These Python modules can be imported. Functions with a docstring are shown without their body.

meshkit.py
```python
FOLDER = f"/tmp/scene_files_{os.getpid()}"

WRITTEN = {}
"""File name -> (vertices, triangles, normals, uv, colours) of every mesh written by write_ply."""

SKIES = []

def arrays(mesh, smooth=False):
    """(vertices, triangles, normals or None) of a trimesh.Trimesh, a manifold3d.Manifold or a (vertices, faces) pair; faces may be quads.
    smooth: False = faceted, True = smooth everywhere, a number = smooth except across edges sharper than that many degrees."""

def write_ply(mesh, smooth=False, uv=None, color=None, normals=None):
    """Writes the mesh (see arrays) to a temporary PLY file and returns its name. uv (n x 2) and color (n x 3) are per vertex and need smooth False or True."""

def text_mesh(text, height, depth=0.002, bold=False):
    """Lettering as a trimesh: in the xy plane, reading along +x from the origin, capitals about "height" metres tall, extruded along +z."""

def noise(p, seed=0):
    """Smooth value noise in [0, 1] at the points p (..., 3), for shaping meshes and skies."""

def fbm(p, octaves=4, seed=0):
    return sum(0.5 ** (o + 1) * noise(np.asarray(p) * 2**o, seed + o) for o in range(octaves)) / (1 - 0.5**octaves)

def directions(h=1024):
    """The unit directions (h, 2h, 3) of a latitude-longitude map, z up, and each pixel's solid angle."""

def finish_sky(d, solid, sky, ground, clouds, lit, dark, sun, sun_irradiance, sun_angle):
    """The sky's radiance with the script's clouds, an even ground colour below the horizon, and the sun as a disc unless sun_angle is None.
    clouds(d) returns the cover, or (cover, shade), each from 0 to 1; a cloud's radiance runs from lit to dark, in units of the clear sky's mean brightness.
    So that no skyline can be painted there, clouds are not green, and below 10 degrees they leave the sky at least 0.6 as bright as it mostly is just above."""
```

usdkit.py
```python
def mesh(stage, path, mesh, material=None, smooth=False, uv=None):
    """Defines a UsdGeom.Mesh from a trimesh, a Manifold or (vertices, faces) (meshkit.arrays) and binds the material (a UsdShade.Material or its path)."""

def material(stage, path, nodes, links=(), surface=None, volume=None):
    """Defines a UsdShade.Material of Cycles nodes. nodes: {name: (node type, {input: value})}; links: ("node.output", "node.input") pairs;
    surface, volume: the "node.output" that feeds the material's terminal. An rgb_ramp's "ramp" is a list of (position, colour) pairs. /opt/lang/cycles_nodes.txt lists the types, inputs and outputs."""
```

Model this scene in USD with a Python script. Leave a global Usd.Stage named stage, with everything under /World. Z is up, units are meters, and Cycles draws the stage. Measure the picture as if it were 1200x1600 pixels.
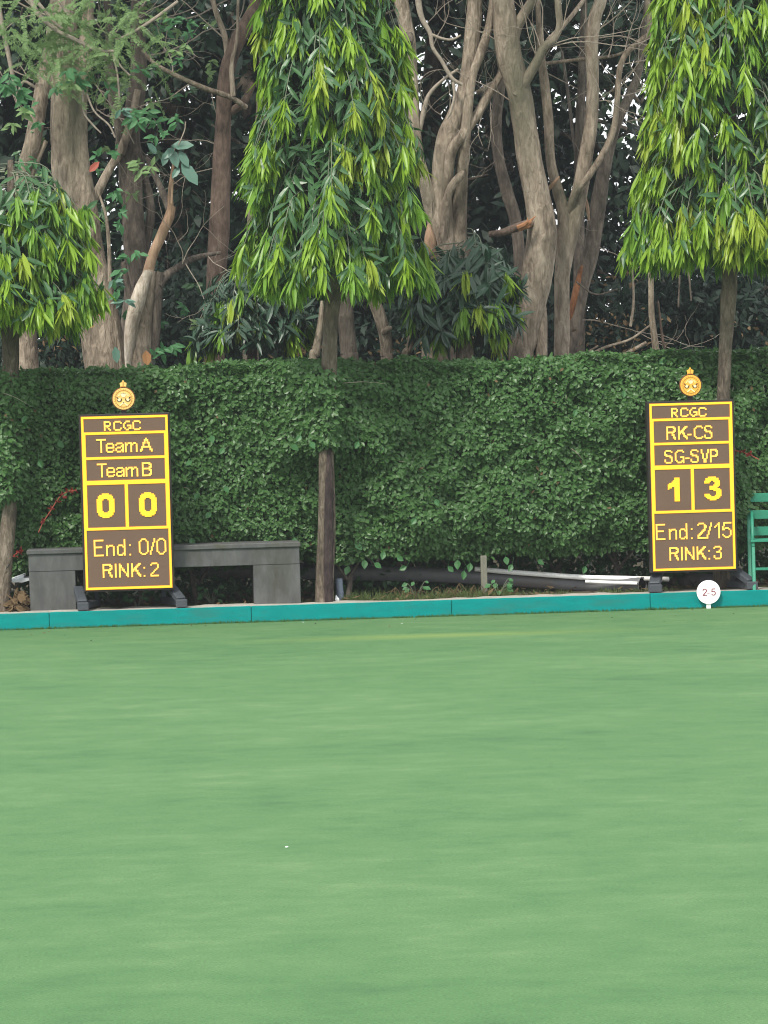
import math, random
import numpy as np, trimesh, usdkit, meshkit
import shapely.geometry as sg
from shapely import union_all
from pxr import Usd, UsdGeom, UsdLux, UsdShade, Gf, Sdf

stage = Usd.Stage.CreateInMemory()
UsdGeom.SetStageUpAxis(stage, UsdGeom.Tokens.z)
UsdGeom.SetStageMetersPerUnit(stage, 1.0)
UsdGeom.Xform.Define(stage, '/World')
UsdGeom.Scope.Define(stage, '/World/Looks')
rng = np.random.default_rng(7)
random.seed(7)

# ------------------------------------------------------------------ camera
F = 5040.0                                   # focal length in photograph pixels (1200 wide)
YAW, ROLL = math.radians(4.0), math.radians(1.55)
CAM = np.array([-24 * math.tan(YAW) - 0.01, -24.0, 1.5])
PITCH = math.radians(1.6)


def axes(pitch):
    fw = np.array([math.sin(YAW) * math.cos(pitch), math.cos(YAW) * math.cos(pitch), -math.sin(pitch)])
    r = np.array([math.cos(YAW), -math.sin(YAW), 0.0])
    u = np.cross(r, fw)
    return fw, math.cos(ROLL) * r - math.sin(ROLL) * u, math.cos(ROLL) * u + math.sin(ROLL) * r


def project(p, pitch=None):
    fw, r, u = axes(PITCH if pitch is None else pitch)
    d = np.asarray(p, float) - CAM
    return 600 + F * (d @ r) / (d @ fw), 800 - F * (d @ u) / (d @ fw)


for _ in range(20):                          # aim: the kerb's foot passes the middle of the picture at 966
    PITCH -= math.atan((966 - project((0, 0, 0))[1]) / F)
FW, RT, UP = axes(PITCH)
cam = UsdGeom.Camera.Define(stage, '/World/camera')
cam.CreateHorizontalApertureAttr(24.0)
cam.CreateVerticalApertureAttr(32.0)
cam.CreateFocalLengthAttr(24.0 * F / 1200)
cam.CreateClippingRangeAttr(Gf.Vec2f(0.1, 2000))
M4 = Gf.Matrix4d(*RT, 0, *UP, 0, *(-FW), 0, *CAM, 1)
cam.AddTransformOp().Set(M4)
cam.GetPrim().CreateAttribute('exposure', Sdf.ValueTypeNames.Float).Set(0.75)

# ------------------------------------------------------------------ sky and sun (hazy, overcast daylight)
SUN = np.array([-0.38, -0.62, 0.0])
ELEV = math.radians(50)
SUN[:2] *= math.cos(ELEV) / np.linalg.norm(SUN[:2])
SUN[2] = math.sin(ELEV)
sky_mat = usdkit.material(stage, '/World/Looks/sky_look', {
    's': ('sky_texture', {'sky_type': 'single_scattering', 'sun_disc': False, 'sun_elevation': ELEV, 'sun_rotation': math.atan2(SUN[0], SUN[1]), 'altitude': 20, 'aerosol_density': 3.0}),
    'tc': ('texture_coordinate', {}),
    'n': ('noise_texture', {'scale': 2.2, 'detail': 5, 'roughness': 0.55}),
    'r': ('rgb_ramp', {'ramp': [(0.0, (0.80, 0.80, 0.80)), (1.0, (1, 1, 1))]}),
    'c': ('mix_color', {'blend_type': 'mix', 'a': (8.6, 8.9, 9.3), 'b': (11.0, 11.0, 10.9), 'use_clamp': False, 'use_clamp_result': False}),
    'm': ('mix_color', {'blend_type': 'mix', 'use_clamp': False, 'use_clamp_result': False}),
    'b': ('background_shader', {'strength': 0.10}),
}, [('tc.generated', 'n.vector'), ('n.fac', 'c.fac'), ('n.fac', 'r.fac'), ('r.color', 'm.fac'), ('s.color', 'm.a'), ('c.result', 'm.b'), ('m.result', 'b.color')], surface='b.background')
dome = UsdLux.DomeLight.Define(stage, '/World/sky')
dome.CreateIntensityAttr(1.0)
UsdShade.MaterialBindingAPI.Apply(dome.GetPrim()).Bind(sky_mat)
dome.GetPrim().SetCustomDataByKey('kind', 'structure')
sun = UsdLux.DistantLight.Define(stage, '/World/sun')
sun.CreateIntensityAttr(0.62)
sun.CreateAngleAttr(11.0)
sun.CreateNormalizeAttr(True)
sun.CreateColorAttr(Gf.Vec3f(1.0, 0.95, 0.86))
zax = SUN / np.linalg.norm(SUN)
xax = np.cross([0, 0, 1.0], zax); xax /= np.linalg.norm(xax)
yax = np.cross(zax, xax)
sun.AddTransformOp().Set(Gf.Matrix4d(*xax, 0, *yax, 0, *zax, 0, 0, 0, 20, 1))


# ------------------------------------------------------------------ helpers
def P(px, py, Y):
    """The point of the plane y = Y that the photograph shows at a pixel."""
    d = FW + RT * (px - 600) / F + UP * (800 - py) / F
    return CAM + d * (Y - CAM[1]) / d[1]


def MPP(Y):
    """Metres that one photograph pixel covers at depth Y."""
    return (Y - CAM[1]) / F


class MB:
    def __init__(s):
        s.v, s.f, s.n = [], [], 0

    def add(s, v, f=None):
        if f is None:
            if hasattr(v, 'vertices'):
                v, f = v.vertices, v.faces
            else:
                v, f = v
        v = np.asarray(v, float); f = np.asarray(f, int)
        if f.shape[1] == 4:
            f = np.vstack([f[:, [0, 1, 2]], f[:, [0, 2, 3]]])
        s.v.append(v); s.f.append(f + s.n); s.n += len(v)
        return s

    def get(s):
        return np.vstack(s.v), np.vstack(s.f)


names = {}


def child_path(parent, name):
    base = '/World' if parent is None else str(parent)
    k = (base, name)
    i = names.get(k, 0); names[k] = i + 1
    return f'{base}/{name}' + (f'_{i:03d}' if i else '')


BASES = {}


def tag(prim, label=None, cat=None, group=None, kind=None):
    for k, v in (('label', label), ('category', cat), ('group', group), ('kind', kind)):
        if v:
            prim.SetCustomDataByKey(k, v)


def thing(name, base, label, cat, group=None, kind=None):
    path = child_path(None, name)
    x = UsdGeom.Xform.Define(stage, path)
    x.AddTranslateOp().Set(Gf.Vec3d(*map(float, base)))
    BASES[path] = np.asarray(base, float)
    tag(x.GetPrim(), label, cat, group, kind)
    return path


def part(parent, name, m, mat, smooth=False, label=None, kind=None, xform=False):
    path = child_path(parent, name)
    if isinstance(m, MB):
        m = m.get()
    v, f, _ = meshkit.arrays(m)
    b = BASES[parent]
    usdkit.mesh(stage, path, (v - b, f), mat, smooth)
    BASES[path] = b
    tag(stage.GetPrimAtPath(path), label, None, None, kind)
    return path


def single(name, m, mat, label=None, cat=None, group=None, kind=None, smooth=False):
    path = child_path(None, name)
    if isinstance(m, MB):
        m = m.get()
    usdkit.mesh(stage, path, m, mat, smooth)
    BASES[path] = np.zeros(3)
    tag(stage.GetPrimAtPath(path), label, cat, group, kind)
    return path


def box(x0, x1, y0, y1, z0, z1, bev=0.0):
    b = min(bev, (x1 - x0) / 3, (y1 - y0) / 3, (z1 - z0) / 3)
    if b <= 0:
        m = trimesh.creation.box((x1 - x0, y1 - y0, z1 - z0))
    else:
        c = []
        for sx in (0, 1):
            for sy in (0, 1):
                for sz in (0, 1):
                    p = np.array([(x0, x1)[sx], (y0, y1)[sy], (z0, z1)[sz]], float)
                    for k in range(3):
                        q = p.copy()
                        for j in range(3):
                            if j != k:
                                q[j] += b * (1 if (sx, sy, sz)[j] == 0 else -1)
                        c.append(q)
        return trimesh.convex.convex_hull(np.array(c))
    m.apply_translation(((x0 + x1) / 2, (y0 + y1) / 2, (z0 + z1) / 2))
    return m


def bar(a, b, w, h, up=(0, 0, 1)):
    """A bevelled beam from a to b."""
    a, b = np.asarray(a, float), np.asarray(b, float)
    L = np.linalg.norm(b - a)
    m = box(-w / 2, w / 2, -h / 2, h / 2, 0, L, min(w, h) * 0.15)
    z = (b - a) / L
    x = np.cross(up, z)
    if np.linalg.norm(x) < 1e-6:
        x = np.array([1.0, 0, 0])
    x /= np.linalg.norm(x); y = np.cross(z, x)
    v = a + m.vertices @ np.array([x, y, z])
    return v, m.faces


def spline(pts, n):
    p = np.asarray(pts, float)
    if len(p) == 2:
        return p[0] + (p[1] - p[0]) * np.linspace(0, 1, n)[:, None]
    q = np.vstack([2 * p[0] - p[1], p, 2 * p[-1] - p[-2]])
    t = np.linspace(0, len(p) - 1 - 1e-9, n)
    i = t.astype(int); u = (t - i)[:, None]
    a, b, c, d = q[i], q[i + 1], q[i + 2], q[i + 3]
    return 0.5 * (2 * b + (c - a) * u + (2 * a - 5 * b + 4 * c - d) * u**2 + (3 * b - a - 3 * c + d) * u**3)


def tube(pts, rad, sides=8, rough=0.0, seed=0, n=None, cap=True):
    """A tapering limb along a smooth path, its surface uneven by rough."""
    pr = np.hstack([np.asarray(pts, float), np.broadcast_to(rad, (len(pts),))[:, None]])
    L = np.linalg.norm(np.diff(pr[:, :3], axis=0), axis=1).sum()
    n = n or max(3, min(90, int(L / max(0.03, 0.7 * float(np.mean(rad))))))
    s = spline(pr, n)
    p, r = s[:, :3], np.maximum(s[:, 3], 0.0008)
    t = np.gradient(p, axis=0); t /= np.linalg.norm(t, axis=1, keepdims=True) + 1e-12
    a = np.cross(t, [0.0, 1.0, 0.001]); bad = np.linalg.norm(a, axis=1) < 0.1
    a[bad] = np.cross(t[bad], [1.0, 0, 0])
    a /= np.linalg.norm(a, axis=1, keepdims=True) + 1e-12
    b = np.cross(t, a); ang = np.arange(sides) * 2 * np.pi / sides
    dirs = np.cos(ang)[None, :, None] * a[:, None] + np.sin(ang)[None, :, None] * b[:, None]
    rr = np.repeat(r[:, None], sides, 1)
    if rough:
        q = p[:, None] + dirs * rr[..., None]
        fx = meshkit.fbm(q * [9, 9, 2.2] + seed * 3.1, 3, seed) - 0.5
        fl = meshkit.fbm(q * [2.2, 2.2, 1.4] + seed * 1.7, 2, seed + 9) - 0.5
        rr = rr * (1 + rough * 1.6 * fx + rough * 1.6 * fl)
    v = (p[:, None] + dirs * rr[..., None]).reshape(-1, 3)
    i, j = np.meshgrid(np.arange(n - 1), np.arange(sides), indexing='ij')
    f = np.stack([i * sides + j, i * sides + (j + 1) % sides, (i + 1) * sides + (j + 1) % sides, (i + 1) * sides + j], -1).reshape(-1, 4)
    f = np.vstack([f[:, [0, 1, 2]], f[:, [0, 2, 3]]])
    if cap:
        v = np.vstack([v, p[0], p[-1]])
        k = np.arange(sides); m = len(v)
        f = np.vstack([f, np.stack([(k + 1) % sides, k, np.full(sides, m - 2)], 1),
                       np.stack([(n - 1) * sides + k, (n - 1) * sides + (k + 1) % sides, np.full(sides, m - 1)], 1)])
    return v, f


def unit(a):
    return a / (np.linalg.norm(a, axis=-1, keepdims=True) + 1e-12)


LANCE = [(0, .06), (.22, .75), (.5, 1), (.78, .62), (1, .02)]
OVATE = [(0, .08), (.38, 1), (.75, .62), (1, .02)]
ROUND5 = [(0, .1), (.15, .62), (.36, 1), (.6, .86), (.82, .45), (1, .03)]
ROUND = [(0, .15), (.3, .95), (.7, .85), (1, .05)]


def leaves(p, d, n, L, W, rows=LANCE, curl=0.15, fold=0.18, flat=False):
    """Leaf blades as one mesh: base p, axis d, face normal n, length L, width W; curl bends the tip away from n."""
    p, d = np.asarray(p, float), unit(np.asarray(d, float))
    s = unit(np.cross(d, n)); n = np.cross(s, d)
    N = len(p)
    L = np.broadcast_to(L, (N,))[:, None]; W = np.broadcast_to(W, (N,))[:, None]
    curl = np.broadcast_to(curl, (N,))[:, None]
    V = []
    for t, w in rows:
        c = p + d * (t * L * (1 - 0.25 * np.abs(curl) * t)) - n * (curl * t * t * L)
        V.append(c - s * W * w / 2)
        if not flat:
            V.append(c - n * W * w * fold)
        V.append(c + s * W * w / 2)
    V = np.stack(V, 1)
    k = 2 if flat else 3
    T = []
    for i in range(len(rows) - 1):
        for j in range(k - 1):
            a = i * k + j
            T += [(a, a + 1, a + k + 1), (a, a + k + 1, a + k)]
    T = np.array(T)
    f = (np.arange(N)[:, None, None] * V.shape[1] + T[None]).reshape(-1, 3)
    return V.reshape(-1, 3), f


def rand_dirs(n, r=rng):
    return unit(r.normal(size=(n, 3)))


# ------------------------------------------------------------------ materials
def leaf_mat(name, a, b, c, rough=0.42, trans=0.22, spec=0.4, patch=None, pscale=1.6):
    """Leaf colours from a to c, one tone to each blade; patch is the colour of young growth in drifts."""
    nodes = {
        'g': ('geometry', {}), 'r': ('rgb_ramp', {'ramp': [(0, a), (.55, b), (1, c)]}),
        'p': ('principled_bsdf', {'roughness': rough, 'specular_ior_level': spec}),
        't': ('translucent_bsdf', {}), 'm': ('mix_closure', {'fac': trans}),
    }
    links = [('g.random_per_island', 'r.fac'), ('p.BSDF', 'm.closure1'), ('t.BSDF', 'm.closure2')]
    out = 'r.color'
    if patch:
        nodes['n'] = ('noise_texture', {'scale': pscale, 'detail': 3, 'roughness': 0.6})
        nodes['nr'] = ('rgb_ramp', {'ramp': [(0.49, (0, 0, 0)), (0.64, (1, 1, 1))]})
        nodes['mx'] = ('mix_color', {'blend_type': 'mix', 'b': patch})
        nodes['ml'] = ('math', {'math_type': 'multiply'})
        links += [('g.position', 'n.vector'), ('n.fac', 'nr.fac'), ('nr.color', 'ml.value1'), ('g.random_per_island', 'ml.value2'), ('ml.value', 'mx.fac'), ('r.color', 'mx.a')]
        out = 'mx.result'
    links += [(out, 'p.base_color'), (out, 't.color')]
    return usdkit.material(stage, '/World/Looks/' + name, nodes, links, surface='m.closure')


def bark_mat(name, dark, mid, pale, scale=1.0, bump=0.5, patch=None, pat=(0.56, 0.66)):
    nodes = {
        'g': ('geometry', {}), 'mp': ('mapping', {'scale': (1, 1, 0.30)}), 'mq': ('mapping', {'scale': (1, 1, 0.5)}),
        'n': ('noise_texture', {'scale': 26 * scale, 'detail': 6, 'roughness': 0.65, 'distortion': 0.6}),
        'l': ('noise_texture', {'scale': 4.2 * scale, 'detail': 4, 'roughness': 0.6}),
        'x': ('mix_float', {'fac': 0.5}),
        'r': ('rgb_ramp', {'ramp': [(0.37, dark), (0.5, mid), (0.63, pale)]}),
        'v': ('voronoi_texture', {'scale': 30 * scale, 'feature': 'distance_to_edge'}),
        'h': ('math', {'math_type': 'multiply_add', 'value2': 0.35}),
        'b': ('bump', {'strength': bump, 'distance': 0.03}),
        'p': ('principled_bsdf', {'roughness': 0.85, 'specular_ior_level': 0.15}),
    }
    links = [('g.position', 'mp.vector'), ('g.position', 'mq.vector'), ('mp.vector', 'n.vector'), ('mq.vector', 'l.vector'), ('n.fac', 'x.a'), ('l.fac', 'x.b'), ('x.result', 'r.fac'),
             ('mp.vector', 'v.vector'), ('v.distance', 'h.value1'), ('n.fac', 'h.value3'), ('h.value', 'b.height'), ('b.normal', 'p.normal')]
    out = 'r.color'
    if patch:
        nodes['pn'] = ('noise_texture', {'scale': 2.3, 'detail': 3, 'roughness': 0.5})
        nodes['pr'] = ('rgb_ramp', {'ramp': [(pat[0], (0, 0, 0)), (pat[1], (1, 1, 1))]})
        nodes['pm'] = ('mix_color', {'blend_type': 'mix', 'b': patch})
        links += [('mp.vector', 'pn.vector'), ('pn.fac', 'pr.fac'), ('pr.color', 'pm.fac'), ('r.color', 'pm.a')]
        out = 'pm.result'
    links.append((out, 'p.base_color'))
    return usdkit.material(stage, '/World/Looks/' + name, nodes, links, surface='p.BSDF')


def plain_mat(name, col, rough=0.5, var=0.12, scale=14, bump=0.0, metal=0.0, spec=0.4, stretch=(1, 1, 1), dirt=None):
    lo = tuple(c * (1 - var) for c in col); hi = tuple(min(1, c * (1 + var)) for c in col)
    nodes = {'g': ('geometry', {}), 'mp': ('mapping', {'scale': stretch}), 'n': ('noise_texture', {'scale': scale, 'detail': 6, 'roughness': 0.65}),
             'r': ('rgb_ramp', {'ramp': [(0.3, lo), (0.7, hi)]}), 'p': ('principled_bsdf', {'roughness': rough, 'metallic': metal, 'specular_ior_level': spec})}
    links = [('g.position', 'mp.vector'), ('mp.vector', 'n.vector'), ('n.fac', 'r.fac')]
    out = 'r.color'
    if dirt:
        nodes['dn'] = ('noise_texture', {'scale': scale * 0.35, 'detail': 5, 'roughness': 0.7})
        nodes['dr'] = ('rgb_ramp', {'ramp': [(0.5, (0, 0, 0)), (0.7, (1, 1, 1))]})
        nodes['dm'] = ('mix_color', {'blend_type': 'mix', 'b': dirt})
        links += [('mp.vector', 'dn.vector'), ('dn.fac', 'dr.fac'), ('dr.color', 'dm.fac'), ('r.color', 'dm.a')]
        out = 'dm.result'
    links.append((out, 'p.base_color'))
    if bump:
        nodes['b'] = ('bump', {'strength': bump, 'distance': 0.01})
        links += [('n.fac', 'b.height'), ('b.normal', 'p.normal')]
    return usdkit.material(stage, '/World/Looks/' + name, nodes, links, surface='p.BSDF')


def glow_mat(name, col, strength, base=(0.2, 0.15, 0.02)):
    return usdkit.material(stage, '/World/Looks/' + name, {'p': ('principled_bsdf', {'base_color': base, 'roughness': 0.5, 'emission_color': col, 'emission_strength': strength})}, [], surface='p.BSDF')


M_hedge = leaf_mat('hedge_leaf', (0.065, 0.150, 0.042), (0.168, 0.335, 0.088), (0.36, 0.53, 0.155), 0.40, 0.28, 0.4, patch=(0.38, 0.50, 0.06), pscale=3.0)
M_hedge_big = leaf_mat('hedge_large_leaf', (0.05, 0.15, 0.05), (0.075, 0.205, 0.065), (0.115, 0.27, 0.085), 0.45, 0.2, 0.35)
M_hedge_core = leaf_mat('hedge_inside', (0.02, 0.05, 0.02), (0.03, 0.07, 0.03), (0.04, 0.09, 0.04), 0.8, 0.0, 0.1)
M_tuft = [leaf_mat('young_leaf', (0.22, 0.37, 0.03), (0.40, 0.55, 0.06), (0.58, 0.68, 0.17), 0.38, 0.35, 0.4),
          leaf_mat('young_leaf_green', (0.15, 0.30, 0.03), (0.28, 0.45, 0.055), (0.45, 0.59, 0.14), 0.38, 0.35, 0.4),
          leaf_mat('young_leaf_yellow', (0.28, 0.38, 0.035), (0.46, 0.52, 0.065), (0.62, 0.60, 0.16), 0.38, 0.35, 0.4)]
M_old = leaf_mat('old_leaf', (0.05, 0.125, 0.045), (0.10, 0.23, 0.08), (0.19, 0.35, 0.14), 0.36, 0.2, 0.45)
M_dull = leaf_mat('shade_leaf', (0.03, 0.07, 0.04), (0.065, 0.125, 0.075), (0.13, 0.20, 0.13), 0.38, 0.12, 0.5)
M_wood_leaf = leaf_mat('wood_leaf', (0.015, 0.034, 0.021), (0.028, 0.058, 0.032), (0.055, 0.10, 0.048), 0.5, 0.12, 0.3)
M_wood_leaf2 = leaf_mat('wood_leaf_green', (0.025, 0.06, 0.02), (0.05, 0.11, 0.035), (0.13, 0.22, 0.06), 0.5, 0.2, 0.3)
M_feather = leaf_mat('feathery_leaf', (0.16, 0.26, 0.10), (0.24, 0.34, 0.15), (0.33, 0.41, 0.21), 0.55, 0.3, 0.3)
M_palm = leaf_mat('soft_leaf', (0.07, 0.20, 0.08), (0.11, 0.27, 0.11), (0.17, 0.34, 0.15), 0.5, 0.3, 0.3)
M_teal = leaf_mat('blue_green_leaf', (0.10, 0.20, 0.15), (0.14, 0.25, 0.19), (0.19, 0.31, 0.23), 0.4, 0.15, 0.4)
M_dry = leaf_mat('dry_leaf', (0.13, 0.09, 0.05), (0.26, 0.18, 0.10), (0.42, 0.33, 0.20), 0.8, 0.1, 0.1)
M_orange = leaf_mat('orange_leaf', (0.34, 0.18, 0.08), (0.40, 0.22, 0.1), (0.44, 0.25, 0.12), 0.6, 0.2, 0.2)
M_redleaf = leaf_mat('red_leaf', (0.36, 0.10, 0.07), (0.40, 0.12, 0.08), (0.44, 0.16, 0.1), 0.5, 0.2, 0.2)
M_bark = bark_mat('grey_bark', (0.10, 0.080, 0.060), (0.255, 0.208, 0.158), (0.43, 0.365, 0.288), 1.0, 1.0, patch=(0.13, 0.12, 0.085), pat=(0.55, 0.70))
M_bark_dark = bark_mat('dark_bark', (0.052, 0.044, 0.036), (0.118, 0.098, 0.080), (0.22, 0.185, 0.15), 1.0, 0.9)
M_bark_red = bark_mat('reddish_bark', (0.06, 0.045, 0.036), (0.14, 0.10, 0.078), (0.23, 0.17, 0.135), patch=(0.34, 0.13, 0.06), pat=(0.60, 0.66))
M_bark_pale = bark_mat('pale_stripped_bark', (0.24, 0.19, 0.145), (0.40, 0.34, 0.27), (0.56, 0.50, 0.42), 1.3, 0.8, patch=(0.17, 0.13, 0.10), pat=(0.56, 0.62))
M_bark_orange = bark_mat('orange_branch_bark', (0.17, 0.11, 0.07), (0.28, 0.185, 0.12), (0.38, 0.27, 0.185))
M_bark_torn = bark_mat('torn_red_bark', (0.10, 0.05, 0.03), (0.24, 0.105, 0.05), (0.36, 0.17, 0.085), 1.6)
M_weep_bark = bark_mat('weeping_tree_bark', (0.06, 0.05, 0.04), (0.13, 0.105, 0.08), (0.24, 0.20, 0.16), 1.4, 0.9)
M_post = bark_mat('split_trunk_bark', (0.05, 0.036, 0.03), (0.11, 0.085, 0.068), (0.19, 0.16, 0.13), 1.2, 0.9)
M_heart = bark_mat('bare_heartwood', (0.022, 0.016, 0.016), (0.04, 0.03, 0.03), (0.075, 0.056, 0.05), 1.2, 0.6)
M_cut = plain_mat('cut_wood', (0.36, 0.17, 0.08), 0.8, 0.25, 60)
M_twig = plain_mat('twig_bark', (0.27, 0.23, 0.185), 0.85, 0.3, 40)
M_twig_dark = plain_mat('dark_twig_bark', (0.12, 0.10, 0.085), 0.85, 0.3, 40)
M_stem = plain_mat('hanging_stem_bark', (0.13, 0.15, 0.10), 0.7, 0.3, 40)
M_conc = plain_mat('bench_concrete', (0.088, 0.091, 0.09), 0.9, 0.28, 11, 0.35, stretch=(1, 1, 0.35), dirt=(0.06, 0.062, 0.052), spec=0.15)
M_conc_top = plain_mat('bench_top_concrete', (0.092, 0.095, 0.094), 0.9, 0.2, 14, 0.3, dirt=(0.075, 0.078, 0.06), spec=0.15)
M_ledge = plain_mat('ledge_concrete', (0.36, 0.345, 0.30), 0.9, 0.2, 12, 0.4, dirt=(0.27, 0.24, 0.19))
M_kerb = plain_mat('turquoise_paint', (0.0, 0.205, 0.197), 0.55, 0.12, 16, 0.08, spec=0.12, stretch=(0.35, 1, 1.5), dirt=(0.02, 0.165, 0.15))
M_soil = plain_mat('verge_soil', (0.085, 0.07, 0.05), 0.95, 0.45, 18, 0.8, dirt=(0.10, 0.12, 0.05))
M_case = plain_mat('black_cabinet', (0.022, 0.018, 0.016), 0.5, 0.1, 20)
M_screen = plain_mat('led_face', (0.135, 0.086, 0.062), 0.6, 0.03, 6, spec=0.2)
M_led = glow_mat('yellow_led', (1.0, 0.66, 0.006), 0.78, (0.25, 0.18, 0.02))
M_led_text = glow_mat('pale_yellow_led', (1.0, 0.68, 0.09), 0.80, (0.25, 0.18, 0.04))
M_amber = glow_mat('amber_led', (1.0, 0.34, 0.005), 0.42, (0.2, 0.1, 0.02))
M_iron = plain_mat('grey_painted_steel', (0.045, 0.052, 0.062), 0.6, 0.15, 20)
M_gold = plain_mat('gold_badge', (0.80, 0.50, 0.15), 0.45, 0.06, 30)
M_gold_deep = plain_mat('deep_gold_badge', (0.85, 0.43, 0.06), 0.45, 0.06, 30)
M_gold_line = plain_mat('dark_gold_line', (0.42, 0.20, 0.03), 0.5, 0.05, 30)
M_badge_dark = plain_mat('badge_dark_brown', (0.06, 0.02, 0.015), 0.5, 0.05, 30)
M_badge_rim = plain_mat('badge_rim_brown', (0.16, 0.055, 0.02), 0.5, 0.05, 30)
M_badge_pale = plain_mat('badge_pale_gold', (0.85, 0.72, 0.40), 0.5, 0.05, 30)
M_white = plain_mat('white_disc_paint', (0.82, 0.82, 0.83), 0.5, 0.02, 20)
M_maroon = plain_mat('maroon_figures', (0.22, 0.015, 0.04), 0.6, 0.05, 30)
M_chair = plain_mat('green_chair_paint', (0.022, 0.20, 0.125), 0.45, 0.12, 14)
M_pipe = plain_mat('grey_pipe', (0.14, 0.142, 0.15), 0.55, 0.15, 6, stretch=(0.4, 1, 1), dirt=(0.15, 0.13, 0.11))
M_pipe_in = plain_mat('pipe_hollow', (0.01, 0.01, 0.011), 0.9, 0.1, 6)
M_pvc = plain_mat('white_pvc', (0.82, 0.82, 0.81), 0.4, 0.06, 8, dirt=(0.6, 0.58, 0.52))
M_paper = plain_mat('white_sheet', (0.74, 0.77, 0.8), 0.6, 0.05, 20)
M_red = leaf_mat('red_bloom', (0.20, 0.025, 0.02), (0.28, 0.035, 0.025), (0.34, 0.06, 0.04), 0.5, 0.3, 0.3)
M_stake = plain_mat('stake_wood', (0.16, 0.16, 0.125), 0.9, 0.25, 30, 0.4, stretch=(1, 1, 0.2))
M_lamp = plain_mat('grey_blue_fitting', (0.13, 0.16, 0.21), 0.5, 0.1, 20)
M_grass = leaf_mat('verge_grass', (0.07, 0.10, 0.03), (0.17, 0.18, 0.07), (0.34, 0.29, 0.15), 0.6, 0.2, 0.2)
M_cable = plain_mat('black_cable', (0.012, 0.012, 0.012), 0.6, 0.05, 20)

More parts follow.
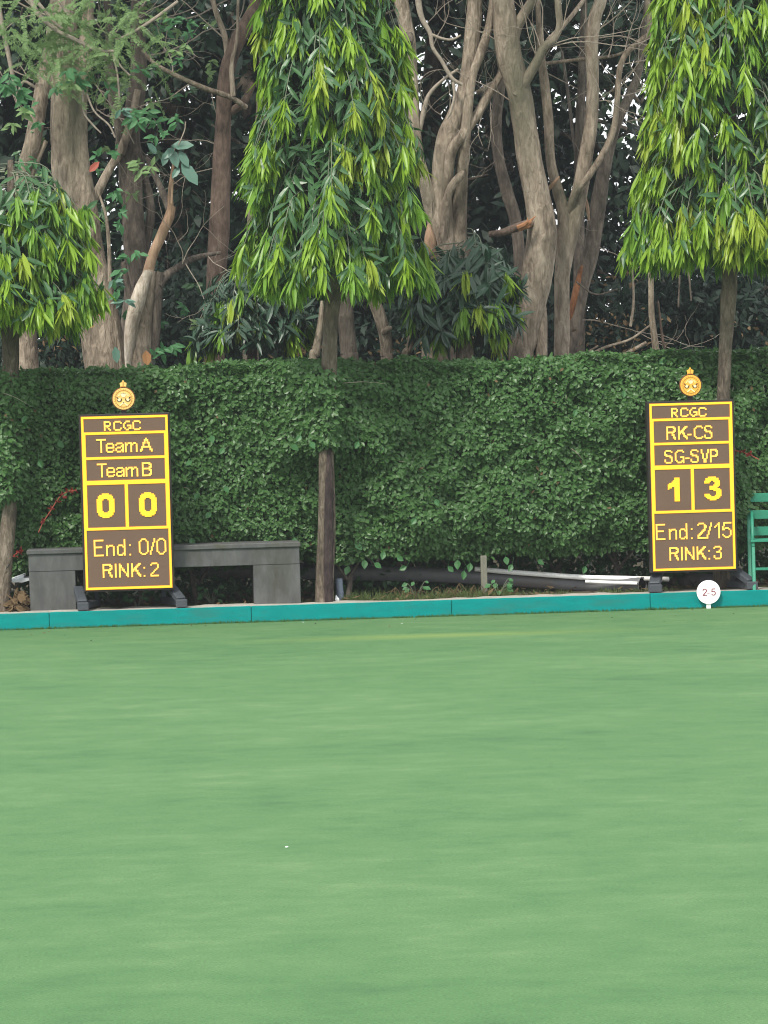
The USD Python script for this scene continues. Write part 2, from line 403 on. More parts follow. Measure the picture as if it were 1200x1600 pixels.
M_lawn = usdkit.material(stage, '/World/Looks/mown_lawn', {
    'g': ('geometry', {}),
    'm1': ('mapping', {'scale': (0.45, 0.8, 1)}), 'n1': ('noise_texture', {'scale': 1.0, 'detail': 4, 'roughness': 0.55}),
    'm2': ('mapping', {'scale': (1.5, 1.9, 1)}), 'n2': ('noise_texture', {'scale': 1.9, 'detail': 7, 'roughness': 0.76}),
    'm3': ('mapping', {'scale': (0.5, 1, 1)}), 'n3': ('noise_texture', {'scale': 210.0, 'detail': 3, 'roughness': 0.75}),
    'x1': ('mix_float', {'fac': 0.6}), 'fg': ('map_range', {'from_min': 0.3, 'from_max': 0.7, 'to_min': 0.55, 'to_max': 1.45}), 'fm': ('mix_color', {'blend_type': 'multiply', 'fac': 1.0, 'use_clamp': False, 'use_clamp_result': False}),
    'r': ('rgb_ramp', {'ramp': [(0.36, (0.036, 0.102, 0.033)), (0.46, (0.054, 0.138, 0.044)), (0.54, (0.068, 0.152, 0.052)), (0.66, (0.100, 0.188, 0.072))]}),
    # a thin yellowed line across the green a few metres out from the kerb
    'sx': ('separate_xyz', {}),
    'ln': ('noise_texture', {'scale': 1.3, 'detail': 3}),
    'la': ('math', {'math_type': 'multiply_add', 'value2': 0.25}),
    'ya': ('math', {'math_type': 'add', 'value2': 1.95}),
    'yb': ('math', {'math_type': 'absolute'}),
    'yr': ('map_range', {'from_min': 0.0, 'from_max': 0.34, 'to_min': 1, 'to_max': 0, 'clamp': True}),
    'xa': ('math', {'math_type': 'subtract', 'value2': 0.25}), 'xb': ('math', {'math_type': 'absolute'}),
    'xr': ('map_range', {'from_min': 0.2, 'from_max': 1.6, 'to_min': 0.75, 'to_max': 0, 'clamp': True}),
    'lm': ('math', {'math_type': 'multiply'}),
    'my': ('mix_color', {'blend_type': 'mix', 'b': (0.16, 0.23, 0.055)}),
    'b': ('bump', {'strength': 0.6, 'distance': 0.008}),
    'p': ('principled_bsdf', {'roughness': 0.9, 'specular_ior_level': 0.12, 'sheen_weight': 0.12, 'sheen_roughness': 0.5, 'sheen_tint': (0.7, 1.0, 0.7)}),
}, [('g.position', 'm1.vector'), ('g.position', 'm2.vector'), ('g.position', 'm3.vector'), ('m1.vector', 'n1.vector'), ('m2.vector', 'n2.vector'), ('m3.vector', 'n3.vector'),
    ('n1.fac', 'x1.a'), ('n2.fac', 'x1.b'), ('x1.result', 'r.fac'), ('n3.fac', 'fg.value'), ('fg.result', 'fm.b'), ('my.result', 'fm.a'),
    ('g.position', 'sx.vector'), ('g.position', 'ln.vector'), ('ln.fac', 'la.value1'), ('sx.y', 'la.value3'), ('la.value', 'ya.value1'), ('ya.value', 'yb.value1'), ('yb.value', 'yr.value'),
    ('sx.x', 'xa.value1'), ('xa.value', 'xb.value1'), ('xb.value', 'xr.value'), ('yr.result', 'lm.value1'), ('xr.result', 'lm.value2'), ('lm.value', 'my.fac'),
    ('r.color', 'my.a'), ('fm.result', 'p.base_color'), ('n3.fac', 'b.height'), ('b.normal', 'p.normal')], surface='p.BSDF')

# ------------------------------------------------------------------ ground, green, kerb
v = np.array([[-400, -400, -0.03], [400, -400, -0.03], [400, 400, -0.03], [-400, 400, -0.03]], float)
single('ground', (v, [[0, 1, 2, 3]]), M_soil, kind='structure')
v = np.array([[-22, -38, 0], [22, -38, 0], [22, 0.02, 0], [-22, 0.02, 0]], float)
single('bowling_green', (v, [[0, 1, 2, 3]]), M_lawn, kind='structure')

KZ = 0.122
x_j = P(77, 970, 0.0)[0]
step = P(393, 970, 0.0)[0] - x_j
kb = thing('kerb', (0, 0, 0), None, None, kind='structure')
for i in range(-5, 10):
    x0 = x_j + i * step
    if -9 < x0 < 9:
        part(kb, 'kerb_board', box(x0 + 0.0018, x0 + step - 0.0018, 0.0, 0.045, -0.02, KZ + rng.normal() * 0.0012, 0.0025), M_kerb)
# concrete ledge behind the boards, its back edge ragged
xs = np.linspace(-9, 9, 361)
fb = 0.44 + 0.12 * (meshkit.fbm(np.stack([xs * 1.3, xs * 0, xs * 0], 1), 4, 3) - 0.5) * 2
vv = np.concatenate([np.stack([xs, 0 * xs + 0.045, 0 * xs + KZ - 0.004], 1), np.stack([xs, fb, 0 * xs + KZ - 0.006 + 0.01 * (meshkit.noise(np.stack([xs * 9, xs * 0, xs * 0], 1)) - 0.5)], 1), np.stack([xs, fb + 0.03, 0 * xs - 0.02], 1)])
k = np.arange(360); n_ = 361
ff = np.concatenate([np.stack([k, k + 1, n_ + k + 1, n_ + k], 1), np.stack([n_ + k, n_ + k + 1, 2 * n_ + k + 1, 2 * n_ + k], 1)])
single('kerb_ledge', (vv, ff), M_ledge, kind='structure')


def verge_z(x, y):
    q = np.stack([x * 2.2, y * 2.2, 0 * x], -1)
    return 0.085 + 0.05 * (meshkit.fbm(q, 4, 11) - 0.45) + 0.02 * np.clip(y - 0.6, 0, 3)


gx, gy = np.meshgrid(np.linspace(-9, 9, 260), np.concatenate([np.linspace(0.2, 3, 60), np.linspace(3.3, 30, 30)]), indexing='ij')
gz = verge_z(gx, gy)
vv = np.stack([gx, gy, gz], -1).reshape(-1, 3)
a, b = gx.shape
i, j = np.meshgrid(np.arange(a - 1), np.arange(b - 1), indexing='ij')
ff = np.stack([i * b + j, (i + 1) * b + j, (i + 1) * b + j + 1, i * b + j + 1], -1).reshape(-1, 4)
single('verge', (vv, ff), M_soil, kind='structure', smooth=True)


# ------------------------------------------------------------------ hedge
HX0, HX1 = -4.6, 4.6
TRUNKS = [P(8, 800, 0.45)[0], P(509, 800, 0.42)[0], P(1131, 640, 0.5)[0]]
HTOP = 1.93


def hedge_top(x):
    q = np.stack([x * 1.1, 0 * x, 0 * x], -1)
    return HTOP + 0.07 * (meshkit.fbm(q * 1.6, 5, 5) - 0.5) * 2


def hedge_front(x, z):
    q = np.stack([x * 1.5, z * 1.5, 0 * x], -1)
    y = 0.66 + 0.34 * (meshkit.fbm(q, 4, 21) - 0.5)
    for t, zs, up_is_cover in ((TRUNKS[0], .93, 1), (TRUNKS[1], 1.24, 1), (TRUNKS[2], 1.60, 0)):
        near = np.exp(-((x - t) / 0.24) ** 2)
        cov = 1 / (1 + np.exp(-(z - zs) / 0.04 * (1 if up_is_cover else -1)))
        y = y - near * cov * np.maximum(y - (0.24 if up_is_cover else 0.47), 0) + (0.06 if up_is_cover else 0.03) * near * (1 - cov)
    y = y + 0.22 * np.clip((z - 1.75) / 0.2, 0, 1) ** 2 + 0.20 * np.clip((0.75 - z) / 0.4, 0, 1) ** 1.5
    return y


hedge = thing('hedge', (0, 1.0, 0.08), 'long clipped leafy green hedge standing behind both scoreboards and the grey bench', 'hedge')
N = 112000
x = rng.uniform(HX0, HX1, N)
zb = 0.36 + 0.16 * (meshkit.fbm(np.stack([x * 3, 0 * x, 0 * x], -1), 3, 31) - 0.3)
zt = hedge_top(x)
z = zb + (zt - zb) * rng.uniform(0, 1, N)
q = np.stack([x * 2.6, z * 2.6, 0 * x], -1)
y = hedge_front(x, z) + rng.exponential(0.06, N) + 0.11 * (meshkit.fbm(q * 2.2, 3, 44) - 0.5) * 2
nrm = unit(np.stack([rng.normal(0, .5, N), -1 + rng.normal(0, .35, N), 0.45 + rng.normal(0, .5, N)], 1))
d = unit(np.stack([rng.normal(0, .8, N), -0.35 + rng.normal(0, .3, N), -0.55 + rng.normal(0, .55, N)], 1))
L = rng.uniform(0.026, 0.048, N) * (0.85 + 0.5 * meshkit.fbm(q * 0.5, 2, 4))
hm = MB()
hm.add(leaves(np.stack([x, y, z], 1), d, nrm, L, L * rng.uniform(.58, .78, N), OVATE, rng.uniform(0, .35, N), 0.12))
N = 34000                                    # the flat top and the back
x = rng.uniform(HX0, HX1, N); y = rng.uniform(0.72, 1.85, N)
z = hedge_top(x) - rng.exponential(0.035, N) + 0.05 * (meshkit.fbm(np.stack([x * 4, y * 4, 0 * x], -1), 3, 2) - 0.5) * 2
nrm = unit(np.stack([rng.normal(0, .5, N), rng.normal(-0.1, .5, N), 1 + rng.normal(0, .3, N)], 1))
d = unit(np.stack([rng.normal(0, 1, N), rng.normal(-0.3, .8, N), rng.normal(0, .3, N)], 1))
L = rng.uniform(0.030, 0.052, N)
hm.add(leaves(np.stack([x, y, z], 1), d, nrm, L, L * .66, OVATE, .2, .12))
N = 9000
x = rng.uniform(HX0, HX1, N); z = rng.uniform(0.45, HTOP, N); y = 1.85 + rng.normal(0, .05, N)
hm.add(leaves(np.stack([x, y, z], 1), rand_dirs(N), np.stack([rng.normal(0, .5, N), np.ones(N), rng.normal(.3, .5, N)], 1), .07, .05, OVATE, .2, .12))
part(hedge, 'foliage', hm, M_hedge, kind='stuff')
N = 16000                                    # straggling shoots and shade leaves beneath the clipped face
x = rng.uniform(HX0, HX1, N); y = rng.uniform(1.25, 2.3, N); z = 0.08 + rng.uniform(0, 1, N) ** 1.4 * .6
L = rng.uniform(.04, .075, N)
part(hedge, 'low_shoots', leaves(np.stack([x, y, z], 1), rand_dirs(N) + [0, -.4, -.3], np.stack([rng.normal(0, .5, N), -1 + rng.normal(0, .4, N), .6 + rng.normal(0, .4, N)], 1), L, L * .6, OVATE, .25, flat=True), M_old, kind='stuff')
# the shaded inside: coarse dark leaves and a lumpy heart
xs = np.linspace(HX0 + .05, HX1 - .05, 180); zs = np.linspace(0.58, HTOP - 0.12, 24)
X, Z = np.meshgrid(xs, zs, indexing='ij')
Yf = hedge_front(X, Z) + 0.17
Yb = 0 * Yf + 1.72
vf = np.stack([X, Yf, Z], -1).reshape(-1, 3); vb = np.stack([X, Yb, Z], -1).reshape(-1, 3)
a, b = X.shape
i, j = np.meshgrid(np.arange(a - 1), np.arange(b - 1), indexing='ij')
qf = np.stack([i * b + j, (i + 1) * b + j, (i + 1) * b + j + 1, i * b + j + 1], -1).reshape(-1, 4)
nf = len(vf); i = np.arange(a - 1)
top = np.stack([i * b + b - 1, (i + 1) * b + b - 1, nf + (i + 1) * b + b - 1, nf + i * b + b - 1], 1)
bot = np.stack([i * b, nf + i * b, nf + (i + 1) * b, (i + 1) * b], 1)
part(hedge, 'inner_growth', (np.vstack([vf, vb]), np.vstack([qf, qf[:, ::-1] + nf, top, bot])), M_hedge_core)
for x0 in np.arange(HX0 + 0.2, HX1, 0.42):
    x0 += rng.uniform(-.12, .12); y0 = rng.uniform(1.0, 1.5)
    mb = MB()
    mb.add(tube([(x0, y0, 0.05), (x0 + rng.normal(0, .04), y0, .35), (x0 + rng.normal(0, .08), y0, .8)], [0.022, 0.018, .012], 7, .15, int(x0 * 10) + 60))
    for s in (-1, 1):
        mb.add(tube([(x0, y0, .25), (x0 + s * .12, y0 - .1, .45), (x0 + s * .2, y0 - .2, .75)], [0.013, 0.01, .006], 5))
    part(hedge, 'stem', mb, M_twig_dark)
# larger leaves low down and at the top edge, twigs poking out
for (px, py, s) in [(555, 848, 15), (570, 875, 14), (585, 880, 13), (545, 885, 14), (600, 862, 13), (620, 870, 12), (635, 885, 12), (715, 875, 15), (735, 880, 14), (700, 885, 12), (725, 892, 14),
                    (455, 695, 14), (470, 680, 12), (485, 690, 13), (460, 840, 15), (440, 848, 14), (420, 845, 12), (790, 870, 13), (800, 882, 12), (840, 875, 12), (915, 885, 12), (1040, 560, 14), (1060, 552, 13), (1085, 556, 13), (1100, 550, 15),
                    (975, 610, 12), (900, 640, 11), (330, 680, 13), (350, 700, 12), (300, 720, 12), (90, 690, 13), (60, 720, 12), (40, 650, 12), (330, 800, 13), (310, 770, 13), (350, 760, 12), (650, 810, 12), (680, 780, 12), (560, 690, 12), (600, 700, 13), (300, 840, 14)]:
    yy = float(hedge_front(np.array([P(px, py, .6)[0]]), np.array([max(.4, P(px, py, .6)[2])]))[0]) - 0.06
    p = P(px, py, yy); l = s * MPP(yy) * 1.2
    m = MB().add(leaves([p], [[rng.normal(0, .6), -.35, -.6]], [[rng.normal(0, .3), -1, .5]], l * .9, l * .62, ROUND5, .3, .16))
    m.add(tube([p, p + [rng.normal(0, .02), .03, .05], p + [rng.normal(0, .02), .10, .10]], .0014, 4, n=4))
    part(hedge, 'leaf', m, M_hedge_big)
mb = MB()
for _ in range(26):
    x0 = rng.uniform(-3.2, 3.2); z0 = rng.uniform(.6, 1.8)
    y0 = float(hedge_front(np.array([x0]), np.array([z0]))[0]) + .03
    dx = rng.normal(0, .12); dz = rng.normal(-.02, .1)
    mb.add(tube([(x0, y0, z0), (x0 + dx * .5, y0 - .03, z0 + dz * .5 + .01), (x0 + dx, y0 - .02, z0 + dz)], [.0024, .0018, .001], 4))
N = 200
x = rng.uniform(-3.3, 3.3, N); z = rng.uniform(.45, 1.95, N)
q = leaves(np.stack([x, hedge_front(x, z) - .01 + rng.exponential(.04, N), z], 1), rand_dirs(N) + [0, -.3, -.5], np.stack([rng.normal(0, .5, N), -np.ones(N), rng.normal(.4, .4, N)], 1), rng.uniform(.025, .05, N), .022, OVATE, rng.uniform(-.3, .6, N), .2)
part(hedge, 'dead_leaves', q, M_dry, kind='stuff')
part(hedge, 'dead_twigs', mb, M_twig, kind='stuff')

# ------------------------------------------------------------------ weeping trees
def weeping_tree(name, label, trunk_pts, axis_x, axis_y, z0, z1, r_of_z, n_spray, n_fringe, seed, mixw=(.5, .35, .15), tuft_p=.75, back=True, dark_mat=None, group=None, bark=None, tuft_scale=1.0, tops=True, leaf_L=(.13, .21), drop_r=(.3, .55), n_dark=(13, 19)):
    r = np.random.default_rng(seed)
    base = np.array(trunk_pts[0][:3]); dark_mat = dark_mat or M_old
    t = thing(name, base, label, 'tree', 'weeping trees in a row along the hedge' if name == 'weeping_tree' else 'shaded weeping saplings behind the hedge')
    tp = np.array([q[:3] for q in trunk_pts]); tr = [q[3] for q in trunk_pts]
    part(t, 'trunk', tube(tp, tr, 16, .22, seed), bark or M_weep_bark, smooth=50)
    zs = tp[:, 2]
    ax = lambda z: np.array([np.interp(z, zs, tp[:, 0]), np.interp(z, zs, tp[:, 1])]) if z < zs[-1] else np.array([axis_x, axis_y])
    dk, st = MB(), MB()
    tufts = []
    items = []
    for _ in range(n_spray):
        items.append((z0 + (z1 - z0) * r.uniform(0, 1) ** 1.0, r.uniform(0, 2 * np.pi), r.uniform(.62, 1.05)))
    for k in range(n_fringe):
        items.append((z0 + r.uniform(-.02, .22), 2 * np.pi * k / n_fringe + r.normal(0, .15), r.uniform(.55, 1.05)))
    for (z, ph, fr) in items:
        R = float(r_of_z(z)) * fr
        c = ax(z)
        u = np.array([math.cos(ph), math.sin(ph), 0])
        o = np.array([c[0], c[1], 0])
        drop = r.uniform(*drop_r)
        A = o + u * .04 + [0, 0, z + drop + .14]; B = o + u * R * .72 + [0, 0, z + drop + .1]; C = o + u * R * 1.0 + [0, 0, z + drop * .45]; D = o + u * R * 1.02 + np.array([r.normal(0, .03), r.normal(0, .03), z + .08])
        pts = spline([A, B, C, D], 12)
        st.add(tube(pts, np.linspace(.005, .0018, 12), 4, n=12, cap=False))
        m = int(r.integers(*n_dark))
        tt = np.sort(r.uniform(.3, .98, m)) * 11
        i = tt.astype(int); w = (tt - i)[:, None]
        bp = pts[i] * (1 - w) + pts[np.minimum(i + 1, 11)] * w
        tan = unit(pts[np.minimum(i + 1, 11)] - pts[i])
        side = np.where(np.arange(m) % 2 == 0, 1, -1)[:, None] * unit(np.cross(tan, u + [0, 0, .3]))
        dd = unit(side * r.uniform(.5, 1.0, (m, 1)) + tan * .55 + u * r.uniform(-.1, .5, (m, 1)) + [0, 0, -.25] + r.normal(0, .15, (m, 3)))
        nn = unit(u * .8 + [0, 0, .8] + r.normal(0, .3, (m, 3)))
        L = r.uniform(leaf_L[0], leaf_L[1], m)
        dk.add(leaves(bp, dd, nn, L, L * r.uniform(.17, .24, m), LANCE, r.uniform(.1, .5, m)))
        if r.uniform() < tuft_p:
            m = int(r.integers(30, 46) * tuft_scale)
            b2 = pts[-1] + (pts[-5] - pts[-1]) * r.uniform(0, 1, (m, 1)) ** 1.4 + r.normal(0, .012, (m, 3))
            aa = r.uniform(0, 2 * np.pi, m)
            rad_ = np.stack([np.cos(aa), np.sin(aa), 0 * aa], 1)
            dd = unit(rad_ * r.uniform(.12, .75, (m, 1)) + u * .15 + [0, 0, -1] * r.uniform(.75, 1.1, (m, 1)))
            nn = unit(rad_ + [0, 0, .55] + r.normal(0, .25, (m, 3)))
            L = r.uniform(.10, .25, m)
            tufts.append((leaves(b2, dd, nn, L, L * r.uniform(.115, .18, m), LANCE, r.uniform(-.08, .45, m), .22), r.choice(3, p=mixw), u[1]))
    # loose dark filling so that the crown is not hollow
    m = int((900 if n_dark[0] > 6 else 600) * (z1 - z0))
    z = r.uniform(z0 + .15, z1 + .12, m); ph = r.uniform(0, 2 * np.pi, m)
    rr = np.array([float(r_of_z(q)) for q in z]) * np.sqrt(r.uniform(0.02, .72, m))
    cc = np.array([ax(q) for q in z])
    bp = np.stack([cc[:, 0] + np.cos(ph) * rr, cc[:, 1] + np.sin(ph) * rr, z], 1)
    out = np.stack([np.cos(ph), np.sin(ph), 0 * ph], 1)
    L = r.uniform(leaf_L[0], leaf_L[1], m)
    dk.add(leaves(bp, out * .6 + [0, 0, -.6] + r.normal(0, .5, (m, 3)), out + [0, 0, .7] + r.normal(0, .4, (m, 3)), L, L * .25, LANCE, .3))
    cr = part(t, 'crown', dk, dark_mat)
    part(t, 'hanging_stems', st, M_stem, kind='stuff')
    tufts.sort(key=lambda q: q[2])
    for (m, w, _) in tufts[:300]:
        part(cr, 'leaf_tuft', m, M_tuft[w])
    if len(tufts) > 300:
        mb = MB()
        for (m, w, _) in tufts[300:]:
            mb.add(m)
        part(cr, 'far_leaf_tufts', mb, M_tuft[1], kind='stuff')
    return t


def interp_profile(pts):
    z = [p[0] for p in pts]; r = [p[1] for p in pts]
    return lambda q: np.interp(q, z, r)


def tr(px, py, Y, wpx):
    return (*P(px, py, Y), wpx / 2 * MPP(Y))


Yw = 0.42
zc = lambda py, px, Y=Yw: P(px, py, Y)[2]
mpp = MPP(Yw)
# the middle tree
tp = [tr(508, 944, Yw, 34), tr(508, 900, Yw, 30), tr(510, 780, Yw, 26), tr(510, 690, Yw, 24), tr(514, 590, Yw, 25), tr(517, 500, Yw, 24), tr(524, 440, Yw, 24), tr(526, 350, Yw, 22), tr(520, 200, Yw, 20), tr(510, 0, Yw, 16)]
tp.append((tp[-1][0], tp[-1][1], 6.6, .02))
prof = interp_profile([(zc(470, 530), .66), (zc(430, 530), .67), (zc(330, 530), .66), (zc(200, 530), .61), (zc(100, 530), .54), (zc(0, 520), .44), (5.6, .30), (6.6, .08)])
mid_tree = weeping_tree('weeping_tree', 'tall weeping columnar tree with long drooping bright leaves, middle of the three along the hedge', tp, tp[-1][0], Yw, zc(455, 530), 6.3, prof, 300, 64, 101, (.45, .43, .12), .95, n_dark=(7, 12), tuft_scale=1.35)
# the split, bark-stripped face low on its trunk
k = np.arange(24)
zz = np.linspace(.10, P(515, 700, Yw)[2], 24)
cxs = np.interp(zz, [q[2] for q in tp], [q[0] for q in tp]); rs = np.interp(zz, [q[2] for q in tp], [q[3] for q in tp])
wd = np.interp(zz, [.1, .4, .9, 1.15, 1.30], [.6, .8, .85, .6, .1])
hv = []
for an in np.linspace(-1, 1, 7):
    th = .28 + an * wd * .62
    bl = rs * (1.0 + .10 * (1 - an * an) ** .5) + .012 + .006 * np.sin(zz * 37 + an * 5)
    hv.append(np.stack([cxs + np.sin(th) * bl, Yw - np.cos(th) * bl, zz], 1))
hv = np.concatenate(hv)
f = [(i * 24 + j, i * 24 + j + 1, (i + 1) * 24 + j + 1, (i + 1) * 24 + j) for i in range(6) for j in range(23)]
part(mid_tree, 'bare_wood_strip', (hv, np.array(f)), M_heart, smooth=True)
# the right tree
Yw2 = 0.55
tp = [tr(1127, 940, Yw2, 30), tr(1129, 760, Yw2, 25), tr(1130, 640, Yw2, 22), tr(1133, 560, Yw2, 23), tr(1137, 470, Yw2, 25), tr(1140, 420, Yw2, 22), tr(1140, 200, Yw2, 19), tr(1140, 0, Yw2, 15)]
tp.append((tp[-1][0], tp[-1][1], 6.6, .02))
cx = tp[-2][0]
prof = interp_profile([(zc(430, 1137), .74), (zc(380, 1137), .74), (zc(300, 1137), .69), (zc(200, 1137), .66), (zc(100, 1137), .58), (zc(0, 1137), .48), (5.6, .30), (6.6, .08)])
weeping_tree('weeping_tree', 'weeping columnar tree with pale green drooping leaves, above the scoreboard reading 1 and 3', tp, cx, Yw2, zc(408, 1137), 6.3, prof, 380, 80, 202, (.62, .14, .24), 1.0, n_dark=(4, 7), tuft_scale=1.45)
# the left tree, shorter
Yw3 = 0.45
tp = [tr(2, 955, Yw3, 26), tr(8, 870, Yw3, 24), tr(16, 780, Yw3, 22), tr(18, 690, Yw3, 24), tr(17, 590, Yw3, 26), tr(16, 500, Yw3, 28), tr(18, 420, Yw3, 22), (P(18, 300, Yw3)[0], Yw3, P(18, 250, Yw3)[2], .02)]
prof = interp_profile([(zc(520, 20), .62), (zc(450, 20), .66), (zc(400, 20), .60), (zc(340, 20), .50), (zc(300, 20), .42), (zc(270, 20), .28)])
weeping_tree('weeping_tree', 'short weeping tree with yellow-green leaves at the far left, its leaning trunk beside the bench', tp, tp[-1][0], Yw3, zc(508, 20), zc(315, 20), prof, 150, 40, 303, (.45, .33, .22), 1.0, drop_r=(.06, .2), n_dark=(5, 9), tuft_scale=1.4)

# young weeping trees in the shade behind the hedge
Yb = 2.35
tp = [(P(392, 640, Yb)[0], Yb, .1, .05), tr(394, 540, Yb, 16), tr(398, 470, Yb, 12), tr(398, 420, Yb, 6)]
prof = interp_profile([(P(400, 560, Yb)[2], .46), (P(400, 500, Yb)[2], .46), (P(400, 450, Yb)[2], .28), (P(400, 420, Yb)[2], .1)])
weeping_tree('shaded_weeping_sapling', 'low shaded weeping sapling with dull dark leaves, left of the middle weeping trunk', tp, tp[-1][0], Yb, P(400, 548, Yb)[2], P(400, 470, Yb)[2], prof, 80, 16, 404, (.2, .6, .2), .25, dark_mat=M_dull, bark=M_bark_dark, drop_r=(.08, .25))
Yb2 = 2.1
tp = [(P(728, 640, Yb2)[0], Yb2, .1, .09), tr(726, 560, Yb2, 30), tr(722, 500, Yb2, 24), tr(728, 430, Yb2, 14), tr(735, 370, Yb2, 6)]
prof = interp_profile([(P(735, 540, Yb2)[2], .40), (P(735, 500, Yb2)[2], .48), (P(735, 440, Yb2)[2], .44), (P(735, 390, Yb2)[2], .3), (P(735, 360, Yb2)[2], .12)])
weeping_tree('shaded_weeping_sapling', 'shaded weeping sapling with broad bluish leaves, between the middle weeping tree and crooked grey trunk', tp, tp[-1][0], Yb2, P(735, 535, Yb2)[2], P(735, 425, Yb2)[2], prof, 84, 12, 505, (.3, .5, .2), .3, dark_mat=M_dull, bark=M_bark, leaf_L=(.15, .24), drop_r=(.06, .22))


# ------------------------------------------------------------------ bare-trunked trees behind the hedge
def limb(pts, Y, dy=None, sides=12, rough=.2, seed=0):
    """pts: (px, py, width px); the limb stands at depth Y (dy: its depth change at each point)."""
    dy = dy or [0] * len(pts)
    q = [P(a, b, Y + e) for (a, b, w), e in zip(pts, dy)]
    rad = [w / 2 * MPP(Y + e) for (a, b, w), e in zip(pts, dy)]
    return tube(q, rad, sides, rough, seed)


def to_ground(pts, Y):
    """Adds the trunk's foot, which the hedge hides."""
    a, b, w = pts[0]
    g = project((P(a, b, Y)[0], Y, 0.05))
    return [(g[0], g[1], w * 1.25)] + list(pts)


def crown_above(t, centre, rad, n, mat, seed, size=(.07, .12)):
    r = np.random.default_rng(seed)
    k = 26
    cl = rand_dirs(k, r) * r.uniform(.3, 1, (k, 1)) * rad + centre
    p = cl[r.integers(0, k, n)] + r.normal(size=(n, 3)) * .32 * np.array(rad) * .6
    L = r.uniform(size[0], size[1], n)
    return part(t, 'crown', leaves(p, r.normal(size=(n, 3)) + [0, 0, -.5], r.normal(size=(n, 3)) + [0, -.4, .9], L, L * .45, OVATE, .2, flat=True), mat)


def twigs(start, dirn, length, r0, seed, mb, depth=3, bend=.25, n=5):
    r = np.random.default_rng(seed)
    p = np.array(start, float); d = unit(np.array(dirn, float))
    pts = [p]
    for _ in range(n):
        d = unit(d + r.normal(0, bend, 3) * [1, .6, 1] + [0, 0, .04])
        pts.append(pts[-1] + d * length / n)
    mb.add(tube(pts, np.linspace(r0, r0 * .45, len(pts)), 5, n=len(pts) * 2, cap=False))
    if depth > 0:
        for q in range(int(r.integers(2, 4))):
            i = int(r.integers(1, len(pts)))
            nd = unit(d + r.normal(0, .8, 3) * [1, .5, 1])
            twigs(pts[i], nd, length * r.uniform(.45, .75), r0 * .55, seed * 7 + q + 1, mb, depth - 1, bend, n)


def bare_tree(label, Y, trunk, limbs=(), bark=None, seed=1, twig_list=(), crown=None, cat='tree', name='grey_trunk_tree', sides=18, rough=.22, twig_mat=None):
    tk = to_ground(trunk, Y)
    base = P(tk[0][0], tk[0][1], Y)
    t = thing(name, base, label, cat, {'grey_trunk_tree': 'bare-trunked trees behind the hedge', 'sapling_stem': 'thin stems rising behind the hedge'}.get(name))
    part(t, 'trunk', limb(tk, Y, None, sides, rough, seed), bark or M_bark, smooth=60)
    for i, l in enumerate(limbs):
        pts, dy, mat = (list(l) + [None, None])[:3] if isinstance(l, tuple) else (l, None, None)
        part(t, 'limb', limb(pts, Y, dy, 12, rough, seed + i + 1), mat or bark or M_bark, smooth=60)
    if twig_list:
        mb = MB()
        for k, (px, py, dx, dz, ln, r0, dep) in enumerate(twig_list):
            twigs(P(px, py, Y), (dx, rng.uniform(-.3, .3), dz), ln, r0, seed * 13 + k, mb, dep)
        part(t, 'twigs', mb, twig_mat or M_twig, kind='stuff')
    if crown:
        crown_above(t, np.array(crown[0]), crown[1], crown[2], crown[3], seed + 50)
    return t


def crown_at(px, Y, z, rx, rz, n, mat=None):
    return ((P(px, 0, Y)[0], Y, z), (rx, rx * .9, rz), n, mat or M_wood_leaf2)


Y = 3.1
big = bare_tree('thickest old trunk with furrowed grey bark and fused side stem, behind the left weeping tree', Y,
          [(166, 590, 62), (150, 480, 62), (130, 390, 62), (118, 310, 60), (106, 220, 52), (104, 150, 48), (100, 60, 44), (98, -60, 40), (96, -260, 26)],
          [([(140, 480, 30), (142, 400, 34), (132, 300, 30), (124, 220, 26), (126, 140, 22), (136, 40, 18), (150, -120, 12)], [.0, -.10, -.10, -.08, 0, 0, 0]),
           ([(185, 590, 34), (168, 500, 36), (150, 420, 34), (140, 340, 26)], [0, -.06, -.1, -.05])], M_bark, 11,
          [(126, 140, .5, .5, .9, .009, 2), (100, 30, -.7, .2, 1.0, .010, 2), (110, 90, .8, -.1, .9, .008, 2)], crown_at(100, Y, 7.2, 1.5, 1.3, 5000))
Y = 3.7
lean = bare_tree('leaning slender grey trunk with feathery pale foliage, left of the thickest old trunk', Y,
          [(44, 590, 34), (36, 420, 30), (36, 280, 26), (52, 220, 26), (66, 140, 22), (80, 60, 18), (88, -40, 15), (92, -220, 8)],
          [([(44, 290, 10), (58, 250, 11), (72, 220, 8)], [0, 0, 0]), ([(28, 160, 5), (14, 90, 7), (2, 30, 7), (-8, -40, 6)], None, M_twig), ([(28, 160, 5), (36, 128, 5), (60, 138, 4), (84, 134, 3)], None, M_twig)],
          M_bark, 21, [(20, 110, .6, -.3, .5, .005, 2), (10, 60, -.6, -.4, .5, .005, 2), (0, 120, .7, -.5, .5, .005, 2), (-5, 100, .5, -.8, .5, .005, 2), (30, 100, .5, -.6, .4, .004, 1)],
          crown_at(80, Y, 7.0, 1.2, 1.0, 3500))
Y = 4.3
